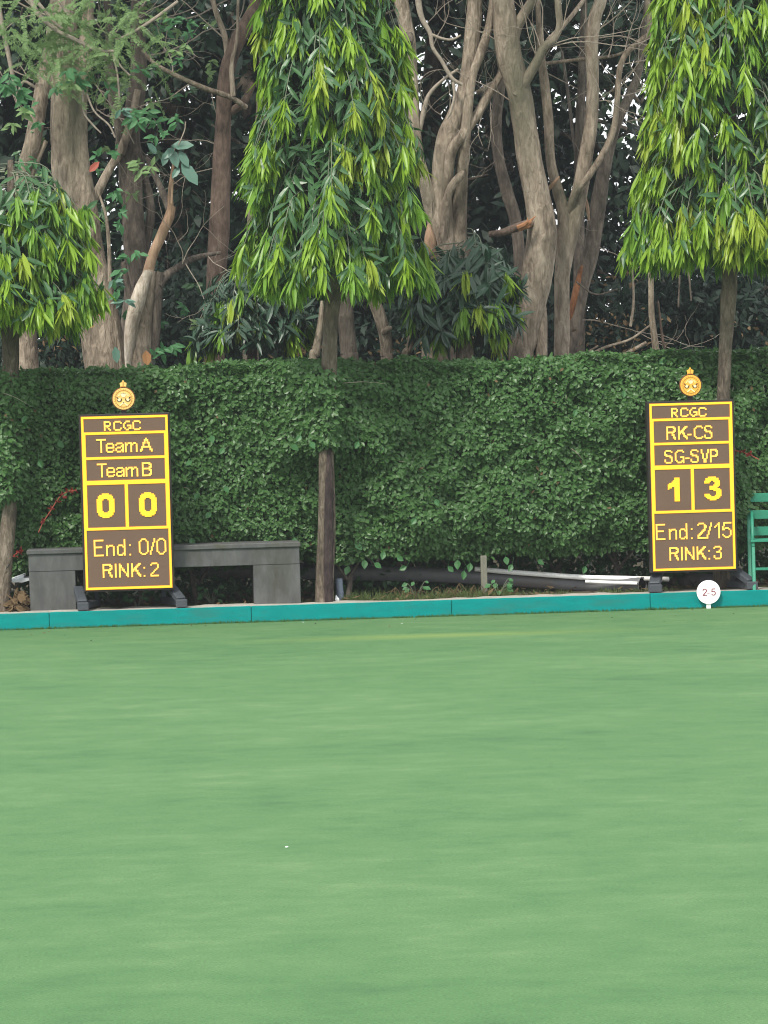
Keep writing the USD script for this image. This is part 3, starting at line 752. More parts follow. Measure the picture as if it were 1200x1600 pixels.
bare_tree('straight dark trunk with a forked crown of limbs, right of the thickest old trunk', Y,
          [(208, 590, 40), (212, 440, 36), (208, 330, 34), (206, 260, 34), (205, 200, 32), (216, 120, 26), (216, 40, 24), (218, -40, 20), (222, -240, 12)],
          [([(196, 300, 20), (192, 230, 20), (180, 160, 20), (172, 110, 16), (170, 40, 12), (160, -80, 8)], [0, -.06, -.1, -.1, 0, 0]),
           ([(188, 240, 14), (205, 190, 12), (215, 140, 10)], [-.12, -.14, -.14], M_bark),
           ([(130, 345, 17), (150, 305, 16), (170, 266, 14), (190, 235, 14)], [-.2, -.2, -.14, -.1], M_bark),
           ([(212, 440, 18), (228, 380, 16), (236, 325, 14), (222, 260, 11), (215, 220, 8)], [0, .05, .05, .05, .0])], M_bark_dark, 31,
          [(215, 90, .7, .2, 1.2, .009, 2), (172, 60, -.6, .5, .9, .007, 2), (216, 40, .8, .5, 1.3, .010, 2), (150, 170, .5, -.5, .6, .006, 1)], crown_at(220, Y, 7.4, 1.4, 1.2, 5000))
Y = 2.75
pale = bare_tree('short pale stripped trunk with a forked orange branch, just left of the shaded sapling', Y,
          [(218, 590, 46), (217, 540, 42), (220, 500, 36), (228, 450, 30), (235, 422, 18)],
          [([(202, 592, 5), (201, 566, 12), (203, 530, 19), (210, 490, 22), (220, 455, 20), (231, 424, 13)], [-.06, -.09, -.10, -.09, -.08, -.05], M_bark_pale), ([(236, 560, 22), (242, 500, 20), (246, 445, 20), (250, 425, 12)], [0.04, .03, .02, .02], M_bark_dark),
           ([(230, 430, 18), (238, 400, 15), (252, 368, 15), (264, 340, 15), (268, 322, 13)], None, M_bark_orange),
           ([(267, 328, 9), (266, 300, 7), (269, 270, 5), (274, 244, 4)], None, M_bark_orange), ([(266, 330, 12), (254, 300, 10), (240, 270, 8), (228, 245, 6)], [0, .1, .2, .3], M_bark_dark),
           ([(246, 448, 16), (262, 428, 13), (284, 414, 11), (302, 404, 10), (326, 398, 7), (345, 395, 5)], [0, .1, .2, .3, .4, .4], M_bark_dark),
           ([(205, 470, 12), (198, 440, 10), (192, 410, 8)], [.1, .1, .1], M_bark_dark)], M_bark, 41,
          [(290, 412, .3, -.7, .5, .005, 2), (285, 412, .0, .9, .6, .004, 1), (325, 400, .5, -.5, .4, .004, 2), (285, 412, -.1, .9, .5, .004, 1)], None, name='stripped_trunk_tree', rough=.2)
Y = 4.0
bare_tree('slim brown trunk curving right at the top, just left of the middle weeping tree', Y,
          [(335, 590, 36), (336, 470, 32), (340, 400, 31), (345, 300, 29), (348, 210, 26), (352, 130, 24), (364, 80, 22), (384, 40, 22), (402, 0, 20), (425, -80, 16), (460, -220, 8)],
          [([(350, 180, 12), (368, 170, 13), (382, 158, 12), (396, 130, 9)], None, M_bark_red), ([(384, 168, 10), (360, 152, 9), (320, 138, 8), (275, 118, 7), (240, 98, 6), (222, 78, 5)], [-.1, -.2, -.3, -.3, -.3, -.3], M_bark),
           ([(358, 110, 12), (352, 60, 10), (338, 20, 9), (322, -40, 7)], None, M_bark), ([(364, 150, 8), (362, 100, 7), (370, 60, 5), (372, 0, 4)], [-.2, -.2, -.2, -.2], M_bark)], M_bark_red, 51,
          [(300, 128, -.5, -.4, .7, .006, 2), (270, 116, .0, .8, .7, .006, 2), (350, 60, -.6, .5, .8, .007, 2), (380, 60, .4, .7, .8, .007, 2), (330, 140, .1, -.9, .7, .004, 2), (345, 230, -.7, .4, .8, .005, 2), (345, 260, -.7, -.2, .8, .005, 2)], crown_at(420, Y, 7.4, 1.5, 1.2, 5500))
Y = 4.6
bare_tree('grey trunk almost hidden behind the left edge of the middle weeping tree', Y, [(392, 590, 24), (392, 420, 22), (398, 330, 21), (404, 240, 18), (412, 100, 14), (420, -150, 8)], [], M_bark, 61, [], crown_at(420, Y, 7, .9, .9, 2000), rough=.15)

# the multi-stemmed group right of the middle tree
Y = 3.0
bare_tree('many-stemmed grey tree with a torn base, immediately right of the middle weeping tree', Y,
          [(690, 590, 60), (690, 480, 56), (690, 400, 48), (688, 350, 42), (690, 290, 34), (698, 220, 34), (712, 185, 32), (728, 140, 26), (736, 80, 24), (742, 0, 26), (744, -80, 20), (750, -260, 10)],
          [([(684, 360, 26), (668, 300, 22), (655, 250, 19), (648, 190, 18), (645, 130, 18), (640, 70, 20), (630, 20, 22), (622, -40, 20), (610, -220, 10)], [0, -.04, -.06, -.06, -.04, 0, 0, 0, 0]),
           ([(714, 480, 28), (717, 380, 26), (718, 300, 25), (724, 240, 20), (730, 180, 16), (738, 120, 14), (752, 80, 14), (766, 30, 12), (776, -60, 9)], [0, .0, .0, -.08, -.12, -.12, -.1, 0, 0]),
           ([(688, 440, 8), (690, 390, 16), (694, 345, 16), (700, 305, 14), (711, 284, 13), (722, 273, 11), (725, 272, 7)], [-.0, -.08, -.11, -.14, -.16, -.16, -.16], M_bark), ([(676, 420, 4), (674, 400, 16), (672, 375, 18), (670, 350, 5)], [-.08, -.115, -.115, -.08], M_bark_orange),
           ([(698, 300, 16), (705, 240, 16), (722, 212, 17), (745, 180, 16), (762, 150, 15), (782, 118, 14), (792, 96, 12)], [-.05, -.12, -.12, -.06, 0, .06, .1]),
           ([(655, 205, 8), (664, 165, 8), (672, 145, 6), (692, 125, 5), (716, 108, 4)], [-.06, -.06, -.06, -.06, -.06], M_twig),
           ([(722, 132, 5), (706, 122, 6), (690, 95, 6), (676, 74, 6), (672, 52, 7), (660, 30, 8), (654, 5, 9), (648, -50, 8)], [-.2] * 8, M_twig),
           ([(674, 54, 5), (690, 60, 5), (706, 62, 4), (720, 55, 3)], [-.2] * 4, M_twig),
           ([(708, 128, 5), (710, 150, 4), (704, 175, 4), (698, 186, 3)], [-.2] * 4, M_twig)], M_bark, 71,
          [(660, 190, .4, .1, .45, .004, 1), (690, 180, -.5, .3, .4, .003, 1), (640, 140, .5, .5, .5, .004, 2), (676, 74, .3, .8, .6, .004, 2), (664, 40, .4, .6, .6, .004, 2), (700, 130, .3, -.7, .5, .003, 2), (770, 60, .2, -.9, .7, .004, 2), (760, 130, .05, -1, .6, .004, 1), (766, 150, .0, -1, .5, .003, 1)], crown_at(700, Y, 7.3, 1.5, 1.2, 5500), sides=20)
knob = thing('broken_branch_stub', P(640, 66, 2.85), 'dark round pruned stub on the reddish upper stem right of the middle weeping tree', 'branch stub')
part(knob, 'stub', tube([P(638, 56, 2.92), P(639, 64, 2.86), P(640, 68, 2.82)], [.038, .036, .022], 10, .4, 5), M_bark_dark, smooth=60)
Y = 2.9
bare_tree('crooked pale grey trunk with a swollen elbow and a torn red stub, right of centre', Y,
          [(815, 590, 42), (822, 530, 42), (832, 470, 44), (842, 410, 47), (848, 358, 53), (840, 312, 44), (829, 250, 40), (818, 190, 36), (810, 140, 38), (796, 90, 40), (788, 30, 38), (784, -40, 30), (782, -240, 12)],
          [([(806, 150, 20), (820, 128, 17), (838, 98, 16), (850, 74, 14), (866, 60, 12), (874, 40, 11), (872, 10, 11), (868, -60, 9)], [-.05, -.06, -.06, -.06, 0, 0, 0, 0]),
           ([(800, 70, 20), (806, 45, 18), (820, 20, 16), (836, -10, 14), (860, -80, 9)], None, M_bark),
           ([(856, 65, 10), (880, 40, 9), (900, 16, 8), (922, -14, 7)], [.1, .2, .3, .4], M_bark),
           ([(836, 348, 14), (818, 352, 15), (800, 358, 14), (782, 364, 12), (764, 366, 10)], [-.04, -.12, -.14, -.12, -.1], M_bark_red),
           ([(846, 556, 20), (846, 500, 19), (842, 460, 16)], [-.02, .0, .06])], M_bark, 81,
          [(850, 76, -.1, .9, .9, .005, 1), (846, 80, -.5, .9, 1.0, .005, 1), (840, 92, -.6, .9, .9, .005, 1), (856, 66, .3, .9, .9, .005, 1), (862, 70, .8, .5, 1.0, .005, 2), (850, 92, .7, .6, 1.1, .005, 2), (858, 74, .7, .25, 1.0, .006, 2), (838, 98, -.3, .9, .8, .004, 1), (786, 70, -.6, .1, .7, .005, 2), (800, 160, -.8, .5, .7, .006, 1)], crown_at(800, Y, 7.3, 1.5, 1.2, 5500), sides=20)
stub_end = thing('torn_branch_end', P(826, 347, 2.72), 'splintered orange wood at the broken branch on the crooked pale trunk', 'broken branch')
m = MB()
for k in range(7):
    e = rng.normal(0, .02, 3)
    m.add(tube([P(810, 356, 2.73) + e * .7, P(824, 350, 2.70) + e, P(832 + rng.uniform(-6, 3), 345 + rng.uniform(-4, 6), 2.70) + e], [.018, .014, .003], 6, .4, k))
part(stub_end, 'splinters', m, M_cut)
Y = 3.3
bare_tree('smooth olive-grey trunk splitting into three slender stems, left of the right weeping tree', Y,
          [(878, 590, 24), (878, 520, 24), (878, 440, 24), (882, 380, 24), (880, 330, 20), (872, 300, 18), (860, 250, 15), (857, 190, 15), (851, 130, 15), (847, 100, 13), (842, 40, 9), (838, -80, 6)],
          [([(880, 440, 16), (884, 395, 26), (896, 340, 30), (908, 290, 26), (916, 240, 23), (924, 190, 20), (926, 120, 19), (924, 70, 20), (930, 25, 20), (942, -20, 18), (960, -200, 9)], [0.02, .02, .03, .03, 0, 0, 0, 0, 0, 0, 0]),
           ([(886, 345, 10), (898, 305, 10), (920, 275, 10), (942, 240, 10), (958, 205, 10), (964, 160, 9), (968, 110, 9), (980, 82, 9), (1004, 62, 9), (1016, 48, 9), (1012, 0, 8), (1014, -80, 6)], [.02, -.07, -.1, -.06, -.02, 0, 0, 0, 0, 0, 0, 0]),
           ([(852, 300, 6), (862, 290, 7), (874, 276, 3)], [-.1, -.12, -.12], M_bark_orange),
           ([(846, 100, 6), (880, 96, 6), (915, 92, 6), (955, 88, 5), (985, 78, 4)], [.2, .3, .3, .3, .3], M_bark)], M_bark, 91,
          [(930, 50, .8, .3, 1.0, .006, 2), (932, 60, .9, .1, 1.1, .006, 2), (975, 90, -.3, .8, .8, .005, 2), (975, 100, .6, .2, .7, .005, 2), (966, 140, .6, .6, .7, .005, 2), (966, 150, .5, -.3, .6, .004, 2), (985, 78, .3, -.8, .6, .004, 2), (1005, 62, .6, .1, .5, .005, 2), (1012, 30, .6, .6, .6, .005, 2), (950, 90, .1, .9, .7, .005, 2), (912, 270, -.3, .6, .4, .003, 1), (924, 160, .8, .15, .7, .004, 1)],
          crown_at(930, Y, 7.3, 1.4, 1.2, 5000), rough=.1)
Y = 4.2
bare_tree('dark reddish trunk leaning right with an orange peeled patch, behind the olive-grey stems', Y,
          [(892, 590, 22), (896, 520, 24), (908, 450, 26), (922, 400, 26), (930, 350, 24), (938, 300, 22), (950, 240, 20), (965, 190, 16), (988, 140, 14), (1000, 100, 10), (1010, 0, 7)],
          [([(890, 520, 3), (894, 490, 10), (900, 462, 13), (905, 440, 13), (912, 415, 9), (918, 395, 3)], [-.02, -.035, -.04, -.04, -.035, -.02], M_bark_torn), ([(920, 345, 3), (918, 325, 6), (914, 305, 3)], [-.06, -.08, -.1], M_bark_orange), ([(986, 145, 7), (1000, 160, 6), (1006, 150, 4)], None, M_bark_dark)], M_bark_dark, 95,
          [(985, 145, .6, .3, .7, .006, 3), (985, 145, -.3, .8, .7, .006, 3), (960, 200, .5, .4, .7, .006, 2), (915, 380, .8, -.3, .5, .005, 1), (920, 395, -.6, .4, .4, .004, 1), (900, 500, .8, -.1, .9, .006, 2)], crown_at(1000, Y, 6.8, 1.2, 1.0, 3500))
Y = 4.8
bare_tree('dark slender S-shaped trunk seen between the many-stemmed tree and the crooked trunk', Y,
          [(806, 590, 22), (812, 440, 20), (806, 350, 19), (792, 300, 19), (780, 250, 18), (775, 190, 18), (782, 130, 16), (790, 60, 12), (800, -100, 8)], [([(745, 145, 7), (775, 128, 8), (795, 118, 7)], None, M_bark)], M_bark_dark, 97, [(776, 180, -.5, .5, .5, .004, 1), (776, 200, -.2, -.9, .5, .003, 1)], crown_at(790, Y, 6.8, 1.1, 1.0, 3000))
Y = 5.2
bare_tree('straight thin dark trunk farthest back, between the slender stems of the olive-grey tree', Y, [(905, 590, 20), (905, 300, 17), (906, 200, 16), (910, 100, 14), (915, -100, 8)], [([(905, 260, 7), (896, 215, 6), (888, 150, 5), (878, 80, 4)], None, M_twig_dark)], M_bark_dark, 98, [(905, 180, .6, .5, .8, .006, 2), (905, 140, -.6, .5, .8, .006, 2)], crown_at(910, Y, 7, 1.1, 1.0, 3000))
Y = 1.95
bare_tree('thin bent tan stem rising from the hedge beside the right weeping tree', Y, [(1028, 590, 11), (1024, 540, 11), (1018, 490, 10), (1017, 440, 9), (1014, 380, 7), (1010, 300, 4)], [([(1040, 556, 4), (1034, 520, 4), (1028, 470, 3)], [.1, .1, .1], M_bark_red)], M_bark, 99, [], None, name='sapling_stem', sides=9, rough=.1)
Y = 2.0
bare_tree('cut brown stump close behind the middle weeping trunk', Y, [(547, 590, 29), (545, 550, 27), (541, 500, 25), (539, 455, 23)], [], M_bark_dark, 103, [], None, name='tree_stump', cat='tree stump')
bare_tree('forked tan trunk rising into the middle crown beside the cut brown stump', Y + .2, [(606, 590, 22), (604, 555, 21), (602, 525, 21), (592, 490, 19), (580, 455, 17), (574, 400, 12)], [([(598, 520, 10), (604, 515, 11), (612, 512, 6)], [-.05, -.07, -.07])], M_bark, 105, [], None, name='tan_trunk_tree')
bare_tree('slanting pale stem with yellow-green tuft leaves beside it, left of the bluish sapling', Y + .5, [(632, 590, 12), (640, 545, 12), (648, 500, 10), (655, 440, 7)], [], M_bark, 107, [], None, name='sapling_stem', sides=9)
bare_tree('small curved grey stem touching the left of the middle weeping trunk', Y + .1, [(489, 590, 14), (494, 550, 14), (500, 510, 11), (504, 470, 7)], [], M_bark, 109, [], None, name='sapling_stem', sides=9)


# ------------------------------------------------------------------ leafy growth hanging among the trunks
def frond_cloud(t, name, spots, Y, mat, seed, spread=.2, per=44, ll=(.016, .032), wide=.42, fl=(.16, .3)):
    """Feathery fronds: each a thin stem with two rows of small leaflets."""
    r = np.random.default_rng(seed)
    for (px, py, n) in spots:
        for _ in range(n):
            s = P(px, py, Y) + r.normal(size=3) * spread * np.array([1, .8, .6])
            d = unit(r.normal(size=3) * [1, .6, .6] + [0, 0, -.35]); Lf = r.uniform(*fl)
            tt = np.repeat(np.linspace(.0, 1, per // 2), 2)
            c = s + d * tt[:, None] * Lf + np.stack([0 * tt, 0 * tt, -.25 * Lf * tt**2], 1)
            sd = unit(np.cross(d, r.normal(size=3) + [0, -1.5, .8]))
            sg_ = np.where(np.arange(len(tt)) % 2 == 0, 1, -1)[:, None]
            L = r.uniform(ll[0], ll[1], len(tt))
            mb = MB().add(leaves(c, sd * sg_ + d * .5 + r.normal(0, .15, (len(tt), 3)), np.cross(sd, d) + r.normal(0, .2, (len(tt), 3)), L, L * wide, [(0, .3), (.5, 1), (1, .1)], .1, flat=True))
            mb.add(tube(c[::4], np.linspace(.002, .001, len(c[::4])), 4, n=len(c[::4]), cap=False))
            part(t, name, mb, mat)


def rosette(px, py, Y, n, size, mat, seed, t, name='leaf_cluster', ratio=.42, droop=.5):
    r = np.random.default_rng(seed)
    a = r.uniform(0, 2 * np.pi, n)
    d = np.stack([np.cos(a), -.45 + r.normal(0, .3, n), np.sin(a) * .8 - droop], 1)
    p = np.repeat(P(px, py, Y)[None], n, 0) + r.normal(0, .014, (n, 3))
    L = size * MPP(Y) * r.uniform(.7, 1.15, n)
    part(t, name, leaves(p, d, np.stack([r.normal(0, .3, n), -np.ones(n), 0.6 + r.normal(0, .3, n)], 1), L, L * ratio, OVATE, .35, .12), mat)


frond_cloud(lean, 'feathery_frond', [(125, 40, 9), (75, 70, 9), (165, 70, 9), (100, 60, 9), (45, 85, 6), (215, 10, 7), (185, 10, 8), (20, 5, 8), (90, 10, 10), (130, 95, 8), (85, 100, 8), (150, 110, 7), (190, 90, 8), (165, 40, 10), (60, 55, 10), (135, 15, 10), (30, 20, 9), (70, 40, 10), (60, 80, 8), (110, 30, 10), (150, 20, 9), (140, 60, 10), (180, 50, 8), (120, 80, 8), (160, 95, 7), (200, 30, 8), (100, 110, 5), (60, 10, 8), (210, 80, 5), (175, 130, 5), (10, 50, 5)], 2.5, M_feather, 3)

m = MB()
for pts in ([(45, -5, 9), (62, 25, 7), (90, 48, 7), (118, 62, 6), (150, 78, 5), (178, 80, 4)], [(60, 5, 6), (85, 35, 5), (100, 46, 4)], [(278, 2, 5), (240, 30, 5), (205, 52, 4), (180, 62, 3)], [(92, 0, 4), (105, 22, 4), (112, 26, 3)], [(160, 78, 4), (130, 72, 3)], [(175, 84, 3), (190, 105, 3), (203, 118, 3)], [(178, 90, 3), (184, 120, 3), (187, 160, 3)], [(130, 140, 3), (131, 175, 3), (145, 195, 3), (158, 208, 2)], [(135, 145, 3), (148, 175, 3), (170, 195, 3), (180, 215, 3)]):
    m.add(limb(pts, 2.4, None, 6, .05, 3))
part(lean, 'bare_twigs', m, M_twig, kind='stuff')
for k, (px, py, n, s, mt) in enumerate([(105, 110, 7, 22, M_palm), (120, 120, 8, 24, M_palm), (85, 135, 6, 20, M_palm), (140, 118, 6, 18, M_palm), (110, 130, 6, 20, M_feather), (8, 130, 8, 24, M_palm), (25, 145, 8, 26, M_palm), (40, 150, 6, 22, M_palm), (15, 115, 6, 22, M_palm), (45, 165, 6, 20, M_palm), (170, 140, 5, 18, M_palm), (165, 150, 6, 16, M_feather),
                                     (190, 170, 6, 20, M_teal), (205, 178, 8, 22, M_palm), (230, 175, 8, 22, M_palm), (245, 190, 7, 20, M_palm), (215, 190, 7, 20, M_palm), (262, 205, 6, 20, M_palm), (275, 185, 5, 18, M_palm), (240, 160, 6, 18, M_feather), (240, 215, 5, 20, M_palm), (220, 112, 5, 18, M_palm), (187, 122, 5, 16, M_feather), (255, 92, 6, 16, M_feather), (275, 80, 6, 16, M_feather), (290, 72, 6, 16, M_feather), (270, 30, 7, 18, M_palm), (295, 35, 6, 16, M_palm), (40, 175, 6, 20, M_feather), (60, 190, 5, 18, M_palm), (280, 97, 5, 14, M_palm)]):
    rosette(px, py, 2.3 + .1 * (k % 4), n, s, mt, 900 + k, lean)
for k in range(46):
    px, py = [(rng.uniform(235, 335), rng.uniform(10, 240)), (rng.uniform(0, 70), rng.uniform(190, 280)), (rng.uniform(150, 215), rng.uniform(220, 420)), (rng.uniform(150, 330), rng.uniform(430, 540))][k % 4]
    rosette(px, py, 3.2 + rng.uniform(0, 2), 6, rng.uniform(13, 19), (M_feather, M_palm, M_old)[k % 3], 1400 + k, lean)
for k, (px, py, n, s, mt) in enumerate([(190, 425, 6, 22, M_palm), (178, 440, 6, 20, M_teal), (200, 400, 6, 18, M_palm), (185, 455, 6, 20, M_palm), (195, 470, 5, 22, M_teal), (215, 395, 5, 16, M_palm), (185, 350, 5, 18, M_palm), (180, 300, 6, 18, M_palm), (190, 330, 5, 18, M_palm), (255, 545, 6, 22, M_palm), (270, 540, 6, 20, M_palm), (245, 550, 5, 18, M_palm), (150, 245, 5, 18, M_palm), (180, 235, 6, 18, M_palm), (235, 262, 6, 16, M_feather), (220, 270, 6, 16, M_feather), (215, 255, 6, 18, M_feather)]):
    rosette(px, py, 2.35, n, s, mt, 1000 + k, pale)
for (px, py, dx, dz, L) in [(266, 232, .3, -.75, 34), (272, 230, -.6, -.6, 26), (268, 228, 1.0, .1, 36), (280, 236, .5, -.8, 30), (284, 255, .55, -.7, 44), (262, 236, -.3, -.8, 26), (280, 262, -.3, -.4, 22), (245, 238, -.6, .7, 22), (232, 228, .7, -.7, 18)]:
    part(pale, 'broad_leaf', leaves([P(px, py, 2.5)], [[dx, -.3, dz]], [[.1, -1, .5]], L * MPP(2.5), L * .48 * MPP(2.5), ROUND, .2, .1), M_teal)
part(pale, 'leaf_twig', limb([(268, 318, 4), (270, 280, 3), (272, 232, 3), (278, 225, 2)], 2.6, None, 6, .05, 2), M_bark_orange)
part(pale, 'leaf_twig', limb([(278, 228, 2), (288, 205, 2), (290, 190, 2)], 2.5, None, 6, .05, 2), M_twig)
for (px, py, dx, dz, L, wd, mt, lb) in [(140, 268, .6, .6, 22, .5, M_redleaf, 'red leaf'), (228, 548, .1, -1, 24, .62, M_orange, 'orange leaf'), (180, 542, .1, -1, 26, .5, M_teal, 'blue-green leaf'), (150, 462, .5, -.4, 14, .7, M_orange, 'orange leaf'), (148, 488, .7, -.2, 12, .7, M_orange, 'orange leaf'), (135, 508, .7, -.1, 13, .6, M_orange, 'orange leaf'), (120, 400, .8, .9, 26, .4, M_hedge_big, 'dark green leaf')]:
    part(pale, 'broad_leaf', leaves([P(px, py, 2.1)], [[dx, -.2, dz]], [[.1, -1, .3]], L * MPP(2.1), L * wd * MPP(2.1), ROUND, .15, .1), mt, label=lb)
part(pale, 'leaf_twig', limb([(172, 440, 6), (170, 380, 6), (166, 340, 5), (160, 318, 4), (150, 290, 3)], 2.7, None, 6, .08, 2), M_bark)
part(pale, 'leaf_twig', limb([(190, 585, 4), (186, 540, 4), (180, 500, 3)], 2.5, None, 6, .08, 2), M_bark)


# ------------------------------------------------------------------ the dark wood behind
def wood_tree(label, px, Y, z0, z1, rx, n, seed, mat=None, size=(.13, .22), name='background_tree', clusters=60, tight=.34, cat='tree', trunk=True):
    r = np.random.default_rng(seed)
    x0 = P(px, 300, Y)[0]
    t = thing(name, (x0, Y, 0.1), label, cat, 'dark leafy trees of the wood' if cat == 'tree' else 'dark shrubs under the trees')
    H = z1 - z0
    if trunk:
        tp = [(x0, Y, 0), (x0 + r.normal(0, .15), Y, z0 + H * .2), (x0 + r.normal(0, .3), Y + r.normal(0, .2), z0 + H * .55), (x0 + r.normal(0, .4), Y, z1 - .3)]
        part(t, 'trunk', tube(tp, [.17, .14, .10, .03], 10, .2, seed), M_bark_dark, smooth=60)
        mb = MB()
        for k in range(12):
            zz = z0 + H * r.uniform(.05, .8); a = r.uniform(0, 2 * np.pi); l = rx * r.uniform(.5, .95)
            u = np.array([math.cos(a), math.sin(a), 0])
            mb.add(tube([(x0, Y, zz), np.array([x0, Y, zz + .25]) + u * l * .5, np.array([x0, Y, zz + r.uniform(.1, .6)]) + u * l], [.04, .025, .008], 6))
        part(t, 'branches', mb, M_bark_dark, kind='stuff')
    cen = np.stack([x0 + rx * r.normal(0, .48, clusters), Y + rx * .8 * r.normal(0, .45, clusters), z0 + H * r.uniform(0, 1, clusters)], 1)
    sz = r.uniform(.5, 1.2, clusters)
    c = r.integers(0, clusters, n)
    p = cen[c] + r.normal(size=(n, 3)) * (tight * sz[c])[:, None] * [1, 1, .8]
    L = r.uniform(size[0], size[1], n)
    part(t, 'crown', leaves(p, r.normal(size=(n, 3)) * [1, 1, .7] + [0, 0, -.6], r.normal(size=(n, 3)) * .6 + [0, -.3, 1], L, L * r.uniform(.3, .5, n), OVATE, .25, flat=True), mat or M_wood_leaf)
    return t


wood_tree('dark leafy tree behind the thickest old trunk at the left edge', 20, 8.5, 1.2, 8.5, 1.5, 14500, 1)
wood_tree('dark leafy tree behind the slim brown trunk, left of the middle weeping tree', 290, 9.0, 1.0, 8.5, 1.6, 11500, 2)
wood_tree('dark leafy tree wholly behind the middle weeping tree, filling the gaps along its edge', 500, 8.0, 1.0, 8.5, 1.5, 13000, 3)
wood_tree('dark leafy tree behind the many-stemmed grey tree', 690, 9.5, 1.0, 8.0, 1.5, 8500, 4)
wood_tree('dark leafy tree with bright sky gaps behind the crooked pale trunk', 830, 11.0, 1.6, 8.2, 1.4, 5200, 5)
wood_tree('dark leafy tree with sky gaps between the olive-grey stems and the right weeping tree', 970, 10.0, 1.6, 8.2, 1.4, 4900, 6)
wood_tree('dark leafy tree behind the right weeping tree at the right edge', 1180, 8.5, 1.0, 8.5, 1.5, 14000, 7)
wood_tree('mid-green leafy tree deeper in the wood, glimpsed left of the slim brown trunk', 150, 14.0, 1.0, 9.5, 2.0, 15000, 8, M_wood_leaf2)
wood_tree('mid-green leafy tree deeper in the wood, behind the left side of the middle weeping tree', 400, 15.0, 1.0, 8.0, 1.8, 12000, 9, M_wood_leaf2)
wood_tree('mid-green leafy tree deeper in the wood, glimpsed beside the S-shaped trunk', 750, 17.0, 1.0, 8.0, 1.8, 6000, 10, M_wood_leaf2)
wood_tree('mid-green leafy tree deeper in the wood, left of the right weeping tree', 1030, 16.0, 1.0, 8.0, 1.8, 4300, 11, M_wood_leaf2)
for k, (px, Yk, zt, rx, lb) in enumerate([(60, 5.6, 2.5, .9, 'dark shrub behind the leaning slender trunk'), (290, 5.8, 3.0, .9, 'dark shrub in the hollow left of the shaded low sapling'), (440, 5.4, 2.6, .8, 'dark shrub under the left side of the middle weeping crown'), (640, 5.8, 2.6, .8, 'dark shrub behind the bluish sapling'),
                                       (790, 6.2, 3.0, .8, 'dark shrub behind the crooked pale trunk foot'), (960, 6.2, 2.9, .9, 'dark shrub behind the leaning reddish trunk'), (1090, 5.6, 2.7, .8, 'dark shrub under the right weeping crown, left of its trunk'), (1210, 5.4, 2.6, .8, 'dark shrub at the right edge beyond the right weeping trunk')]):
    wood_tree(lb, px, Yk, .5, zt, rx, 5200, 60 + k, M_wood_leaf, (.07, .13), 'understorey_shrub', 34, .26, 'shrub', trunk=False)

# litter of dry leaves, pale debris and fallen branches seen under the crowns
r = np.random.default_rng(77)
mb = MB()
for (px, py, n, sx, sz) in [(80, 555, 45, .25, .10), (90, 530, 16, .25, .08), (655, 540, 50, .18, .08), (480, 550, 70, .15, .10), (960, 515, 60, .18, .10), (945, 540, 40, .3, .1), (1010, 560, 30, .25, .08), (980, 435, 16, .15, .06), (1170, 520, 14, .15, .12)]:
    p = P(px, py, 4.3) + r.normal(size=(n, 3)) * [sx, .4, sz]
    L = r.uniform(.03, .07, n)
    mb.add(leaves(p, r.normal(size=(n, 3)), r.normal(size=(n, 3)) + [0, -.6, .6], L, L * .5, OVATE, .4, flat=True))
single('caught_dry_leaves', mb, M_dry, 'pale dry leaves and debris caught among the shrubs above the hedge', 'dry leaves', kind='stuff')
fb_ = thing('fallen_branches', P(960, 590, 4.0), 'tangle of fallen grey branches leaning behind the hedge beneath the right weeping tree', 'branches')
for pts in ([(900, 570, 5), (940, 545, 5), (985, 530, 4), (1020, 505, 3)], [(860, 580, 5), (910, 555, 4), (935, 540, 3)], [(940, 575, 8), (975, 555, 7), (1010, 535, 5)], [(955, 575, 6), (990, 568, 5), (1020, 552, 4)], [(870, 540, 4), (880, 520, 4), (890, 480, 3)], [(985, 510, 5), (990, 470, 4), (988, 420, 3)], [(1060, 480, 3), (1062, 430, 3)], [(1080, 470, 3), (1076, 420, 3)], [(900, 440, 3), (930, 460, 3), (965, 452, 3)]):
    part(fb_, 'branch', limb(pts, 4.0, None, 7, .15, 4), M_bark_dark if pts[0][2] < 5 else M_bark)

